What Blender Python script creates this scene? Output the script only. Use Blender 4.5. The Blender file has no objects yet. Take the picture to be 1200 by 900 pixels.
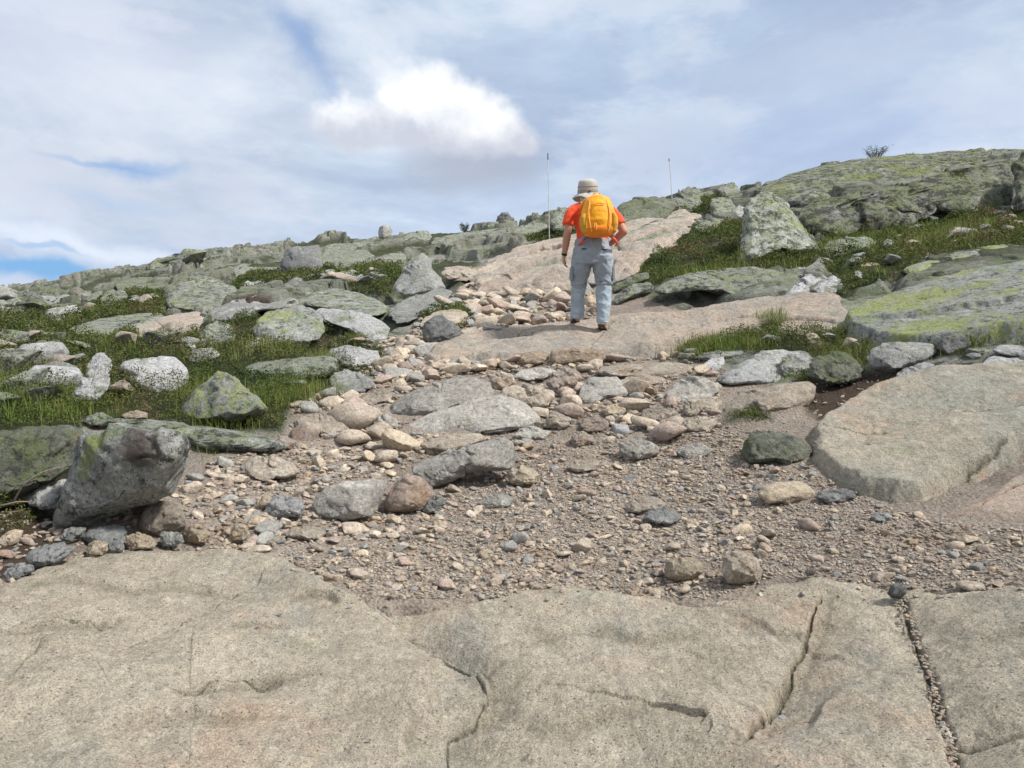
import bpy, math, random
import numpy as np
from mathutils import Vector, Matrix
rng = np.random.default_rng(7)
random.seed(7)
SC = bpy.context.scene
COL = SC.collection
F = 900.0
PH = math.atan(20.0 / F)
CP, SP = math.cos(PH), math.sin(PH)

# ---------------------------------------------------------------- noise
def _h(ix, iy, iz, k=0):
    n = (ix.astype(np.int64) * 374761393 + iy.astype(np.int64) * 668265263 + iz.astype(np.int64) * 2147483647 * 3 + k * 974634777) & 0xffffffff
    n = ((n ^ (n >> 13)) * 1274126177) & 0xffffffff
    n = ((n ^ (n >> 16)) * 2246822519) & 0xffffffff
    return (n ^ (n >> 15)) & 0xffffffff

def vnoise(x, y, z, k=0):
    """gradient noise, about -1..1"""
    x0 = np.floor(x); y0 = np.floor(y); z0 = np.floor(z)
    fx, fy, fz = x - x0, y - y0, z - z0
    u = fx * fx * fx * (fx * (fx * 6 - 15) + 10)
    v = fy * fy * fy * (fy * (fy * 6 - 15) + 10)
    w = fz * fz * fz * (fz * (fz * 6 - 15) + 10)
    out = 0
    for a in (0, 1):
        for b in (0, 1):
            for c in (0, 1):
                h = _h(x0 + a, y0 + b, z0 + c, k)
                gx = ((h & 1023) / 511.5 - 1); gy = (((h >> 10) & 1023) / 511.5 - 1); gz = (((h >> 20) & 1023) / 511.5 - 1)
                d = gx * (fx - a) + gy * (fy - b) + gz * (fz - c)
                out = out + d * (u if a else 1 - u) * (v if b else 1 - v) * (w if c else 1 - w)
    return out * 1.3

def fbm(x, y, z, s, o=4, k=0, g=0.5):
    r = 0; a = 1.0; t = 0
    for i in range(o):
        r = r + a * vnoise(x * s, y * s, z * s, k + i); t += a
        a *= g; s *= 2.03
    return r / t * 1.6

def ridge(x, y, z, s, o=4, k=0):
    r = 0; a = 1.0; t = 0
    for i in range(o):
        r = r + a * (1 - 2 * np.abs(vnoise(x * s, y * s, z * s, k + i))); t += a
        a *= .5; s *= 2.1
    return r / t

def worley(x, y, k=0):
    x0 = np.floor(x); y0 = np.floor(y)
    f1 = np.full(x.shape, 9.0); f2 = np.full(x.shape, 9.0); cid = np.zeros(x.shape)
    cx = np.zeros(x.shape); cy = np.zeros(x.shape)
    for a in (-1, 0, 1):
        for b in (-1, 0, 1):
            h = _h(x0 + a, y0 + b, x0 * 0, k)
            px = x0 + a + (h & 1023) / 1023.0; py = y0 + b + ((h >> 10) & 1023) / 1023.0
            d = np.hypot(px - x, py - y); r = ((h >> 20) & 1023) / 1023.0
            m = d < f1
            f2 = np.where(m, f1, np.minimum(f2, d))
            cid = np.where(m, r, cid); cx = np.where(m, px, cx); cy = np.where(m, py, cy)
            f1 = np.where(m, d, f1)
    return f1, f2, cid, cx, cy

def smooth(a, b, x):
    t = np.clip((x - a) / (b - a), 0, 1)
    return t * t * (3 - 2 * t)

# ---------------------------------------------------------------- hill shape
# each column: picture column, then (distance, picture row) pairs, the last one is the crest
near = [(1.0, 1735), (1.7, 1142), (2.35, 900), (3.2, 750), (4.0, 650), (5.2, 550)]
COLS = [
    (-250, near + [(6.9, 460), (9, 425), (14, 395), (26, 382), (48, 378)]),
    (0,    near + [(6.9, 460), (8.6, 420), (11.5, 392), (18, 374), (30, 360), (48, 349)]),
    (150,  near + [(6.8, 462), (8.6, 416), (11.0, 388), (16, 360), (26, 340), (48, 318)]),
    (300,  near + [(6.8, 460), (8.4, 420), (10.5, 380), (15, 345), (22, 320), (46, 297)]),
    (450,  near + [(6.8, 458), (8.2, 420), (9.6, 385), (13, 345), (18, 322), (26, 298), (40, 275)]),
    (600,  near + [(6.7, 458), (8.0, 418), (9.4, 385), (12, 346), (16, 310), (22, 285), (32, 264)]),
    (750,  near + [(6.7, 458), (7.9, 418), (9.0, 388), (10.8, 340), (14, 290), (18, 258), (24, 238)]),
    (900,  near + [(6.6, 458), (7.6, 422), (8.8, 384), (10.4, 338), (12.3, 304), (16, 262), (21, 232), (25, 211)]),
    (1050, near + [(6.5, 455), (7.3, 420), (8.4, 385), (9.8, 335), (12.3, 296), (16, 260), (20, 226), (25, 188)]),
    (1200, near + [(6.4, 450), (7.0, 415), (7.9, 380), (9.6, 325), (12.0, 290), (14.5, 256), (17.5, 228), (22, 181)]),
    (1450, near + [(6.4, 448), (7.0, 410), (7.9, 372), (9.6, 318), (12.0, 282), (14.5, 248), (22, 184)]),
]
LN = np.arange(math.log(0.4), math.log(4000), 0.03)
def _gen(az):
    r = np.exp(LN)
    return -1.6 + 0.15 * math.cos(az) * 25 * np.tanh(r / 25) - np.where(r > 60, (r - 60) * 0.03, 0)
azs, rows = [], []
for a in (-180, -130, -90, -65):
    azs.append(math.radians(a)); rows.append(_gen(math.radians(a)))
for px, pts in COLS:
    az = math.atan((px - 600) / F)
    rr = [0.4]; zz = [-1.6 + .15 * .4]
    for r, py in pts:
        el = (450 - py) ; dy = F * CP + el * SP; dz = -F * SP + el * CP
        s = dz / math.hypot(dy, (px - 600))
        rr.append(r); zz.append(s * r)
    rs, zs = rr[-1], zz[-1]
    rr += [rs * 1.25, rs * 2, rs * 5, 1000, 4000]; zz += [zs + .01 * rs, zs - .5, zs - 8, zs - 40, zs - 120]
    azs.append(az); rows.append(np.interp(LN, np.log(rr), zz))
for a in (65, 90, 130, 180):
    azs.append(math.radians(a)); rows.append(_gen(math.radians(a)))
AZ = np.arange(-math.pi, math.pi + 1e-6, math.radians(1.0))
T0 = np.array(rows)
TAB = np.array([np.interp(AZ, azs, T0[:, j]) for j in range(T0.shape[1])]).T
def _gs(A, s, ax):
    n = int(3 * s) + 1; k = np.exp(-.5 * (np.arange(-n, n + 1) / s) ** 2); k /= k.sum()
    P = np.pad(A, [(n, n) if i == ax else (0, 0) for i in (0, 1)], mode='edge')
    return np.apply_along_axis(lambda v: np.convolve(v, k, 'valid'), ax, P)
TAB = _gs(_gs(TAB, 2.0, 1), 2.5, 0)

def hill(x, y):
    az = np.arctan2(x, y); l = np.log(np.maximum(np.hypot(x, y), .41))
    fa = (az + math.pi) / math.radians(1.0); fl = (l - LN[0]) / .03
    i = np.clip(np.floor(fa).astype(int), 0, len(AZ) - 2); j = np.clip(np.floor(fl).astype(int), 0, len(LN) - 2)
    u = np.clip(fa - i, 0, 1); v = np.clip(fl - j, 0, 1)
    return (TAB[i, j] * (1 - u) * (1 - v) + TAB[i + 1, j] * u * (1 - v) + TAB[i, j + 1] * (1 - u) * v + TAB[i + 1, j + 1] * u * v)

def ray(px, py):
    px = np.asarray(px, float); py = np.asarray(py, float)
    e = 450 - py
    return np.stack([px - 600 + 0 * e, F * CP + e * SP, -F * SP + e * CP + 0 * px], -1) / F   # depth along y about 1

def to_px(x, y, z):
    d = y * CP - z * SP
    u = y * SP + z * CP
    return 600 + F * x / d, 450 - F * u / d

def cast(px, py, fn=None):
    """first meeting of the picture ray with the hill: returns depth factor t (point = ray*t)"""
    fn = fn or hill
    d = ray(np.atleast_1d(px), np.atleast_1d(py))
    ts = np.geomspace(.8, 70, 500)
    res = np.full(d.shape[0], np.nan)
    prev = .8
    lo = np.full(d.shape[0], .8); hi = np.full(d.shape[0], np.nan)
    for t in ts:
        p = d * t
        b = (p[:, 2] < fn(p[:, 0], p[:, 1])) & np.isnan(hi)
        hi[b] = t
        lo = np.where(np.isnan(hi), t, lo)
    miss = np.isnan(hi); hi = np.where(miss, 60, hi); lo = np.where(miss, 60, lo)
    for _ in range(14):
        m = (lo + hi) / 2; p = d * m[:, None]
        b = p[:, 2] < fn(p[:, 0], p[:, 1])
        hi = np.where(b, m, hi); lo = np.where(b, lo, m)
    return hi, miss

def poly_al(pts):
    """outline on the ground as (azimuth, ln distance)"""
    P = np.array(pts, float)
    # subdivide
    Q = []
    for i in range(len(P)):
        a, b = P[i], P[(i + 1) % len(P)]
        n = max(1, int(np.hypot(*(b - a)) / 40))
        for k in range(n): Q.append(a + (b - a) * k / n)
    Q = np.array(Q)
    t, miss = cast(Q[:, 0], Q[:, 1])
    p = ray(Q[:, 0], Q[:, 1]) * t[:, None]
    return np.stack([np.arctan2(p[:, 0], p[:, 1]), np.log(np.hypot(p[:, 0], p[:, 1]))], 1)

def sdist(az, l, P):
    """signed distance (positive inside) in (azimuth, ln r) space"""
    d = np.full(az.shape, 1e9); ins = np.zeros(az.shape, bool)
    n = len(P)
    for i in range(n):
        ax, ay = P[i]; bx, by = P[(i + 1) % n]
        ex, ey = bx - ax, by - ay
        wx, wy = az - ax, l - ay
        t = np.clip((wx * ex + wy * ey) / (ex * ex + ey * ey + 1e-12), 0, 1)
        d = np.minimum(d, (wx - t * ex) ** 2 + (wy - t * ey) ** 2)
        c = ((ay > l) != (by > l)) & (az < (bx - ax) * (l - ay) / (by - ay + 1e-12) + ax)
        ins ^= c
    d = np.sqrt(d)
    return np.where(ins, d, -d)

def ldist(az, l, P):
    """distance to an open polyline; also signed side"""
    d = np.full(az.shape, 1e9); s = np.zeros(az.shape); al = np.zeros(az.shape)
    for i in range(len(P) - 1):
        ax, ay = P[i]; bx, by = P[i + 1]
        ex, ey = bx - ax, by - ay
        wx, wy = az - ax, l - ay
        t = np.clip((wx * ex + wy * ey) / (ex * ex + ey * ey + 1e-12), 0, 1)
        q = (wx - t * ex) ** 2 + (wy - t * ey) ** 2
        m = q < d
        d = np.where(m, q, d); s = np.where(m, np.sign(ex * wy - ey * wx), s); al = np.where(m, (i + t) / (len(P) - 1), al)
    return np.sqrt(d), s, al

# ---------------------------------------------------------------- object helpers
def mesh_np(name, V, faces4=None, faces3=None, smooth_=True):
    me = bpy.data.meshes.new(name)
    V = np.ascontiguousarray(V, dtype=np.float32)
    idx = []; starts = []; tot = []; c = 0
    if faces4 is not None and len(faces4):
        f = np.asarray(faces4, dtype=np.int32); idx.append(f.ravel()); starts.append(np.arange(len(f)) * 4 + c); tot.append(np.full(len(f), 4)); c += f.size
    if faces3 is not None and len(faces3):
        f = np.asarray(faces3, dtype=np.int32); idx.append(f.ravel()); starts.append(np.arange(len(f)) * 3 + c); tot.append(np.full(len(f), 3)); c += f.size
    idx = np.concatenate(idx).astype(np.int32); starts = np.concatenate(starts).astype(np.int32)
    me.vertices.add(len(V)); me.vertices.foreach_set('co', V.ravel())
    me.loops.add(len(idx)); me.loops.foreach_set('vertex_index', idx)
    me.polygons.add(len(starts)); me.polygons.foreach_set('loop_start', starts)
    try: me.polygons.foreach_set('loop_total', np.concatenate(tot).astype(np.int32))
    except Exception: pass
    me.polygons.foreach_set('use_smooth', np.full(len(starts), smooth_))
    me.update(calc_edges=True)
    return me

def attr(me, name, vals, dom='POINT'):
    a = me.attributes.new(name, 'FLOAT', dom); a.data.foreach_set('value', np.ascontiguousarray(vals, dtype=np.float32))

def obj(name, me, mat=None, parent=None, loc=None):
    o = bpy.data.objects.new(name, me); COL.objects.link(o)
    if mat is not None: me.materials.append(mat)
    if parent is not None: o.parent = parent
    if loc is not None: o.location = loc
    return o

def tag(o, label=None, cat=None, group=None, kind=None):
    if label: o['label'] = label
    if cat: o['category'] = cat
    if group: o['group'] = group
    if kind: o['kind'] = kind
    return o

def polar_grid(a0, a1, l0, l1, da, dl):
    A = np.linspace(a0, a1, max(2, int((a1 - a0) / da) + 1)); L = np.linspace(l0, l1, max(2, int((l1 - l0) / dl) + 1))
    return np.meshgrid(A, L, indexing='ij')

def grid_faces(n, m, keep=None):
    I = np.arange(n * m).reshape(n, m)
    f = np.stack([I[:-1, :-1], I[1:, :-1], I[1:, 1:], I[:-1, 1:]], -1).reshape(-1, 4)
    if keep is not None: f = f[keep[f].any(1)]
    return f

def compact(V, f, extra=()):
    used = np.unique(f); mp = np.full(len(V), -1, dtype=np.int64); mp[used] = np.arange(len(used))
    return V[used], mp[f], [e[used] for e in extra]

def ico(level):
    import bmesh
    bm = bmesh.new(); bmesh.ops.create_icosphere(bm, subdivisions=level, radius=1)
    V = np.array([v.co[:] for v in bm.verts]); Fc = np.array([[v.index for v in f.verts] for f in bm.faces]); bm.free()
    V /= np.linalg.norm(V, axis=1)[:, None]
    return V, Fc
ICO = {k: ico(k) for k in (2, 3, 4, 5, 6)}
# ---------------------------------------------------------------- materials
class NT:
    def __init__(s, name):
        s.m = bpy.data.materials.new(name); s.m.use_nodes = True
        s.t = s.m.node_tree; s.t.nodes.clear()
        s.out = s.n('ShaderNodeOutputMaterial'); s.b = s.n('ShaderNodeBsdfPrincipled')
        s.l(s.b.outputs[0], s.out.inputs[0])
        s.b.inputs['Roughness'].default_value = .9
        s.b.inputs['Specular IOR Level'].default_value = .25
        s.pos = s.n('ShaderNodeNewGeometry').outputs['Position']
    def n(s, t, **k):
        x = s.t.nodes.new(t)
        for a, v in k.items(): setattr(x, a, v)
        return x
    def l(s, a, b): s.t.links.new(a, b)
    def put(s, sock, v):
        if isinstance(v, bpy.types.NodeSocket): s.l(v, sock)
        elif isinstance(v, (tuple, list)): sock.default_value = (*v, 1) if len(v) == 3 and sock.type == 'RGBA' else v
        else: sock.default_value = v
    def noise(s, sc, det=4, rough=.55, off=(0, 0, 0), vec=None, stretch=None, dist=0):
        v = vec or s.pos
        if off != (0, 0, 0) or stretch:
            mp = s.n('ShaderNodeMapping'); s.l(v, mp.inputs[0]); mp.inputs['Location'].default_value = off
            if stretch: mp.inputs['Scale'].default_value = stretch
            v = mp.outputs[0]
        x = s.n('ShaderNodeTexNoise'); s.l(v, x.inputs['Vector']); x.inputs['Scale'].default_value = sc
        x.inputs['Detail'].default_value = det; x.inputs['Roughness'].default_value = rough; x.inputs['Distortion'].default_value = dist
        return x.outputs[0]
    def vor(s, sc, feat='F1', out=0, off=(0, 0, 0), vec=None):
        x = s.n('ShaderNodeTexVoronoi', feature=feat); s.l(vec or s.pos, x.inputs['Vector']); x.inputs['Scale'].default_value = sc
        return x.outputs[out]
    def rng(s, v, a, b, c=0.0, d=1.0, sm=True):
        x = s.n('ShaderNodeMapRange'); x.interpolation_type = 'SMOOTHSTEP' if sm else 'LINEAR'
        s.put(x.inputs[0], v)
        for i, q in enumerate((a, b, c, d)): x.inputs[i + 1].default_value = q
        return x.outputs[0]
    def mix(s, f, a, b, mode='MIX'):
        x = s.n('ShaderNodeMix', data_type='RGBA', blend_type=mode)
        s.put(x.inputs[0], f); s.put(x.inputs[6], a); s.put(x.inputs[7], b)
        return x.outputs[2]
    def math(s, op, a, b=0.0, c=0.0, clamp=False):
        x = s.n('ShaderNodeMath', operation=op, use_clamp=clamp); s.put(x.inputs[0], a); s.put(x.inputs[1], b); s.put(x.inputs[2], c)
        return x.outputs[0]
    def attr(s, n):
        x = s.n('ShaderNodeAttribute', attribute_name=n); return x.outputs['Fac']
    def grey(s, v):
        x = s.n('ShaderNodeCombineColor')
        for i in range(3): s.put(x.inputs[i], v)
        return x.outputs[0]
    def bump(s, hs):
        """hs: list of (height socket, distance)"""
        nrm = None
        for h, d in hs:
            x = s.n('ShaderNodeBump'); s.l(h, x.inputs['Height']); x.inputs['Distance'].default_value = d; x.inputs['Strength'].default_value = 1
            if nrm is not None: s.l(nrm, x.inputs['Normal'])
            nrm = x.outputs[0]
        s.l(nrm, s.b.inputs['Normal'])
    def done(s, col, rough=None):
        s.put(s.b.inputs['Base Color'], col)
        if rough is not None: s.put(s.b.inputs['Roughness'], rough)
        return s.m

def rock_mat(name, a, b, pale, green=(.20, .225, .13), g_amt=.3, yel=(.30, .34, .10), y_amt=0.0, dark=(.05, .05, .045), d_amt=.25,
             rust=(.30, .19, .11), r_amt=.15, sc=1.0, bump=1.0, off=0.0):
    n = NT(name)
    oi = n.n('ShaderNodeObjectInfo').outputs['Random']
    big = n.noise(1.1 * sc, 5, .6); mid = n.noise(5.5 * sc, 7, .65, (3, 1, 7)); fine = n.noise(38 * sc, 5, .7, (9, 2, 4))
    c = n.mix(n.rng(big, .38, .62), a, b)
    c = n.mix(n.rng(mid, .50, .68, 0, .75), c, pale)
    if r_amt: c = n.mix(n.rng(n.noise(2.3 * sc, 6, .65, (5, 5, 1)), .66 - r_amt * .35, .78 - r_amt * .3, 0, .75), c, rust)
    # crystal grain
    gr = n.noise(170 * sc, 3, .8, (1, 8, 2))
    c = n.mix(1.0, c, n.grey(n.rng(gr, .25, .75, .55, 1.45, False)), 'MULTIPLY')
    c = n.mix(1.0, c, n.grey(n.rng(fine, .3, .7, .62, 1.34, False)), 'MULTIPLY')
    c = n.mix(1.0, c, n.grey(n.rng(n.noise(13 * sc, 6, .7, (2, 2, 8), stretch=(1, 1, 1.8)), .32, .68, .80, 1.18, False)), 'MULTIPLY')
    c = n.mix(1.0, c, n.grey(n.rng(oi, 0, 1, .84, 1.16, False)), 'MULTIPLY')
    up = n.n('ShaderNodeSeparateXYZ'); g = n.n('ShaderNodeNewGeometry'); n.l(g.outputs['Normal'], up.inputs[0])
    upz = n.rng(up.outputs[2], -.4, .7, -.07, .05)
    if g_amt:
        f = n.math('ADD', n.noise(3.4 * sc, 9, .72, (2, 6, 3)), upz)
        c = n.mix(n.rng(f, .70 - g_amt * .4, .76 - g_amt * .3, 0, .8), c, green)
    if d_amt:
        f = n.noise(9 * sc, 9, .78, (8, 3, 6))
        c = n.mix(n.rng(f, .70 - d_amt * .35, .76 - d_amt * .33, 0, .8), c, dark)
        f = n.noise(46 * sc, 4, .6, (4, 4, 9))
        c = n.mix(n.rng(f, .68 - d_amt * .15, .72 - d_amt * .15, 0, .75), c, dark)
    if y_amt:
        v = n.math('ADD', n.math('MULTIPLY', n.noise(8 * sc, 6, .7, (6, 1, 1)), .36), n.math('MULTIPLY', n.noise(30 * sc, 4, .6, (6, 4, 1)), .64)); v2 = n.noise(1.6 * sc, 3, .5, (1, 2, 3))
        f = n.math('ADD', v, n.rng(v2, .35, .65, -.1, .1))
        yc = n.mix(n.rng(n.noise(40 * sc, 3, .6, (3, 3, 3)), .35, .65), yel, tuple(q * .72 for q in yel))
        c = n.mix(n.rng(f, .655 - y_amt * .22, .675 - y_amt * .22, 0, .8), c, yc)
    n.bump([(n.noise(4.5 * sc, 9, .68, (1, 1, 5)), .085 * bump / sc), (n.noise(30 * sc, 6, .75, (7, 1, 5)), .022 * bump / sc)])
    return n.done(c)

M = {}
# foreground and right bedrock
def slab_mat(name, a, b, pale, pink, grey, olive):
    n = NT(name)
    st = (1, .55, 1)
    big = n.noise(1.0, 5, .6, (1.3, 4, 2)); c = n.mix(n.rng(big, .36, .64), a, b)
    c = n.mix(n.rng(n.noise(1.7, 7, .68, (9, 1, 3)), .53, .68, 0, .7), c, pink)
    c = n.mix(n.rng(n.noise(1.3, 7, .7, (2, 7, 1), stretch=(1, .5, 1)), .50, .66, 0, .7), c, grey)
    c = n.mix(n.rng(n.noise(2.6, 8, .72, (4, 4, 4)), .56, .70, 0, .6), c, olive)
    c = n.mix(n.rng(n.noise(6.5, 7, .7, (8, 8, 1)), .52, .68, 0, .55), c, pale)
    # foliation streaks and crystals
    c = n.mix(1.0, c, n.grey(n.rng(n.noise(34, 6, .78, (1, 2, 2), stretch=(1, .55, 1)), .3, .7, .66, 1.32, False)), 'MULTIPLY')
    c = n.mix(1.0, c, n.grey(n.rng(n.noise(150, 3, .85, (3, 2, 1)), .28, .72, .45, 1.55, False)), 'MULTIPLY')
    c = n.mix(1.0, c, n.grey(n.rng(n.noise(8, 7, .72, (6, 2, 9), stretch=(1, .35, 1)), .33, .67, .88, 1.11, False)), 'MULTIPLY')
    sp = n.noise(95, 2, .5, (5, 5, 5)); c = n.mix(n.rng(sp, .63, .70, 0, .75), c, (.045, .04, .035))
    sp = n.noise(120, 2, .5, (2, 9, 5)); c = n.mix(n.rng(sp, .66, .72, 0, .6), c, (.66, .62, .55))
    pit = n.noise(11, 5, .6, (7, 3, 3)); c = n.mix(n.rng(pit, .67, .74, 0, .5), c, (.10, .085, .065))
    crk_shade = n.attr('crack'); c = n.mix(n.math('MULTIPLY', crk_shade, n.rng(n.noise(60, 4, .7), .35, .65, .45, .95)), c, n.mix(n.rng(n.noise(9, 3, .5), .4, .6), (.075, .065, .045), (.05, .055, .025)))  # soil in the cracks, plus painted shade along the ledge lips
    n.bump([(n.noise(3.2, 9, .68, (1, 1, 5), stretch=(1, .6, 1)), .07), (n.noise(24, 7, .78, (7, 1, 5), stretch=(1, .5, 1)), .022), (n.noise(120, 3, .7), .004)])
    return n.done(c)
M['fore'] = slab_mat('foreground_granite', (.385, .34, .265), (.44, .39, .305), (.51, .465, .385), (.45, .34, .25), (.28, .28, .25), (.31, .305, .205))
M['walk'] = slab_mat('trodden_granite', (.41, .34, .27), (.33, .30, .255), (.52, .46, .38), (.45, .32, .24), (.25, .25, .235), (.33, .27, .20))
M['pink'] = slab_mat('pink_granite', (.44, .36, .29), (.36, .32, .27), (.55, .49, .42), (.48, .34, .26), (.27, .28, .25), (.33, .30, .22))
M['right'] = slab_mat('lichened_granite', (.40, .355, .28), (.32, .315, .26), (.48, .45, .38), (.50, .33, .22), (.25, .265, .235), (.28, .30, .19))
GREY = (.25, .255, .235); 
M['grey'] = rock_mat('grey_rock', (.26, .265, .25), (.36, .36, .335), (.50, .50, .475), g_amt=.25, d_amt=.35, r_amt=.1)
M['white'] = rock_mat('pale_rock', (.40, .40, .40), (.47, .47, .46), (.56, .56, .555), g_amt=.25, d_amt=.3, r_amt=0)
M['tan'] = rock_mat('tan_rock', (.40, .35, .285), (.48, .41, .33), (.58, .52, .44), g_amt=.08, d_amt=.16, r_amt=.3)
M['cream'] = rock_mat('cream_stone', (.46, .39, .29), (.50, .41, .30), (.58, .51, .40), g_amt=0, d_amt=.08, r_amt=.28, rust=(.38, .24, .13))
M['pinkrock'] = rock_mat('pink_rock', (.38, .305, .25), (.32, .275, .235), (.46, .40, .34), g_amt=.05, d_amt=.12, r_amt=.3)
M['blue'] = rock_mat('slate_rock', (.24, .25, .245), (.30, .305, .30), (.38, .38, .37), g_amt=.06, d_amt=.2, r_amt=.08)
M['green'] = rock_mat('green_lichened_rock', (.25, .265, .23), (.31, .32, .275), (.42, .425, .375), green=(.23, .265, .16), g_amt=.48, d_amt=.58, y_amt=.14, r_amt=.04)
M['yellow'] = rock_mat('yellow_lichened_rock', (.27, .28, .26), (.33, .34, .31), (.42, .43, .40), green=(.22, .27, .13), g_amt=.38, d_amt=.50, y_amt=.50, r_amt=0, yel=(.35, .39, .12))
M['spot'] = rock_mat('spotted_rock', (.31, .33, .28), (.36, .38, .32), (.46, .48, .42), green=(.27, .30, .19), g_amt=.45, d_amt=.62, y_amt=.16, r_amt=0)
M['dark'] = rock_mat('dark_mossy_rock', (.17, .18, .145), (.21, .22, .17), (.29, .30, .24), green=(.12, .15, .06), g_amt=.5, d_amt=.5, r_amt=.12, y_amt=.08)
M['darkgrey'] = rock_mat('dark_grey_rock', (.155, .16, .16), (.20, .205, .20), (.27, .27, .26), g_amt=.1, d_amt=.3, r_amt=.08)
M['ridge'] = rock_mat('ridge_rock', (.30, .31, .265), (.38, .39, .335), (.50, .51, .45), green=(.23, .265, .13), g_amt=.58, d_amt=.66, y_amt=.30, r_amt=.10, sc=.6, bump=1.5, yel=(.30, .34, .10), rust=(.24, .17, .14))

M['pathgrey'] = rock_mat('path_rock', (.36, .345, .31), (.43, .405, .36), (.56, .535, .49), g_amt=.1, d_amt=.28, r_amt=.22)
# the same kinds of rock worn to small stones: finer relief
for k_, nm, a_, b_, p_, r_ in (('tan', 'tan_stone', (.40, .34, .27), (.47, .40, .32), (.57, .50, .415), .35), ('cream', 'cream_stone_small', (.49, .41, .31), (.52, .43, .32), (.60, .53, .43), .28),
                           ('pinkrock', 'pink_stone', (.40, .305, .25), (.34, .28, .235), (.50, .42, .36), .3), ('pathgrey', 'grey_stone', (.27, .265, .245), (.33, .32, .295), (.45, .435, .405), .12), ('blue', 'slate_stone', (.25, .26, .255), (.31, .315, .31), (.40, .40, .39), .05)):
    M['s_' + k_] = rock_mat(nm, a_, b_, p_, g_amt=.05, d_amt=.25, r_amt=r_, bump=.5, sc=1.4)
def ground_mat():
    n = NT('hill_ground')
    # bare mountainside rock with lichen
    big = n.noise(.30, 6, .62); c = n.mix(n.rng(big, .4, .6), (.21, .225, .18), (.30, .305, .255))
    c = n.mix(n.rng(n.noise(.9, 8, .7, (3, 3, 0)), .48, .64, 0, .8), c, (.41, .41, .36))
    c = n.mix(n.rng(n.noise(.7, 7, .7, (8, 1, 0)), .54, .66, 0, .6), c, (.36, .29, .23))
    c = n.mix(n.rng(n.noise(1.5, 9, .75, (1, 7, 0)), .50, .62, 0, .75), c, (.22, .27, .14))
    c = n.mix(n.rng(n.noise(3.2, 9, .8, (5, 5, 0)), .51, .60, 0, .85), c, (.06, .065, .05))
    c = n.mix(n.rng(n.noise(1.3, 8, .75, (7, 5, 3), stretch=(.6, 1, 2)), .56, .64, 0, .8), c, (.085, .095, .05))
    c = n.mix(n.rng(n.noise(2.4, 8, .75, (2, 9, 3)), .56, .66, 0, .8), c, (.50, .50, .46))
    hb = n.noise(.8, 9, .7, (2, 2, 2))
    # gravel and soil of the path
    so = n.mix(n.rng(n.noise(1.4, 6, .65, (1, 0, 0)), .38, .62), (.48, .405, .335), (.37, .31, .255))
    so = n.mix(n.rng(n.noise(3.1, 6, .7, (4, 0, 2)), .55, .7, 0, .7), so, (.44, .395, .34))
    v = n.n('ShaderNodeTexVoronoi'); n.l(n.pos, v.inputs['Vector']); v.inputs['Scale'].default_value = 48
    hs = n.n('ShaderNodeSeparateColor'); n.l(v.outputs['Color'], hs.inputs[0])
    pe = n.mix(n.rng(hs.outputs[0], .2, .8), (.25, .215, .18), (.52, .45, .38))
    pe = n.mix(n.rng(hs.outputs[1], .75, .85, 0, .8), pe, (.23, .235, .235))
    so = n.mix(n.rng(v.outputs[0], .25, .5, .75, 0), so, pe)
    so = n.mix(1.0, so, n.grey(n.rng(n.noise(130, 3, .8), .3, .7, .6, 1.35, False)), 'MULTIPLY')
    so = n.mix(n.rng(n.noise(1.1, 7, .7, (8, 8, 0)), .52, .66, 0, .6), so, (.20, .165, .135))
    c = n.mix(n.attr('gravel'), c, so)
    # dark peat and moss under the plants
    mo = n.mix(n.rng(n.noise(2.0, 7, .7, (6, 6, 6)), .40, .60), (.03, .04, .015), (.06, .07, .022))
    mo = n.mix(n.rng(n.noise(4.0, 7, .7, (6, 1, 6)), .56, .70, 0, .8), mo, (.10, .075, .05))
    mo = n.mix(1.0, mo, n.grey(n.rng(n.noise(60, 4, .8), .3, .7, .45, 1.6, False)), 'MULTIPLY')
    c = n.mix(n.attr('moss'), c, mo)
    c = n.mix(n.attr('peat'), c, n.mix(n.noise(30, 5, .7), (.05, .035, .025), (.13, .095, .07)))
    x = n.n('ShaderNodeBump'); n.l(hb, x.inputs['Height']); x.inputs['Distance'].default_value = .45
    y = n.n('ShaderNodeBump'); n.l(n.noise(28, 7, .8, (3, 2, 1)), y.inputs['Height']); y.inputs['Distance'].default_value = .035; n.l(x.outputs[0], y.inputs['Normal'])
    z = n.n('ShaderNodeBump'); n.l(v.outputs[0], z.inputs['Height']); z.inputs['Distance'].default_value = .010; z.invert = True; n.l(y.outputs[0], z.inputs['Normal'])
    n.l(z.outputs[0], n.b.inputs['Normal'])
    return n.done(c)
M['ground'] = ground_mat()

def leaf_mat(name, c0, c1, c2, trans=.25):
    n = NT(name)
    t = n.attr('tint')
    c = n.mix(n.rng(t, 0, .55), c0, c1); c = n.mix(n.rng(t, .6, 1), c, c2)
    c = n.mix(n.rng(n.noise(.8, 4, .6), .35, .65, 0, .5), c, n.mix(.5, c, c2))
    n.b.inputs['Roughness'].default_value = .65
    tr = n.n('ShaderNodeBsdfTranslucent'); n.put(tr.inputs[0], c)
    mx = n.n('ShaderNodeMixShader'); mx.inputs[0].default_value = trans
    n.l(n.b.outputs[0], mx.inputs[1]); n.l(tr.outputs[0], mx.inputs[2]); n.l(mx.outputs[0], n.out.inputs[0])
    return n.done(c)
M['grass'] = leaf_mat('grass_blades', (.07, .125, .02), (.175, .25, .045), (.30, .26, .11), .3)
M['heather'] = leaf_mat('low_shrub_leaves', (.03, .052, .014), (.095, .135, .027), (.15, .11, .055))
M['birch'] = leaf_mat('birch_leaves', (.03, .05, .015), (.06, .09, .025), (.10, .12, .04))
M['bark'] = NT('bark').done((.16, .13, .10))
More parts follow.
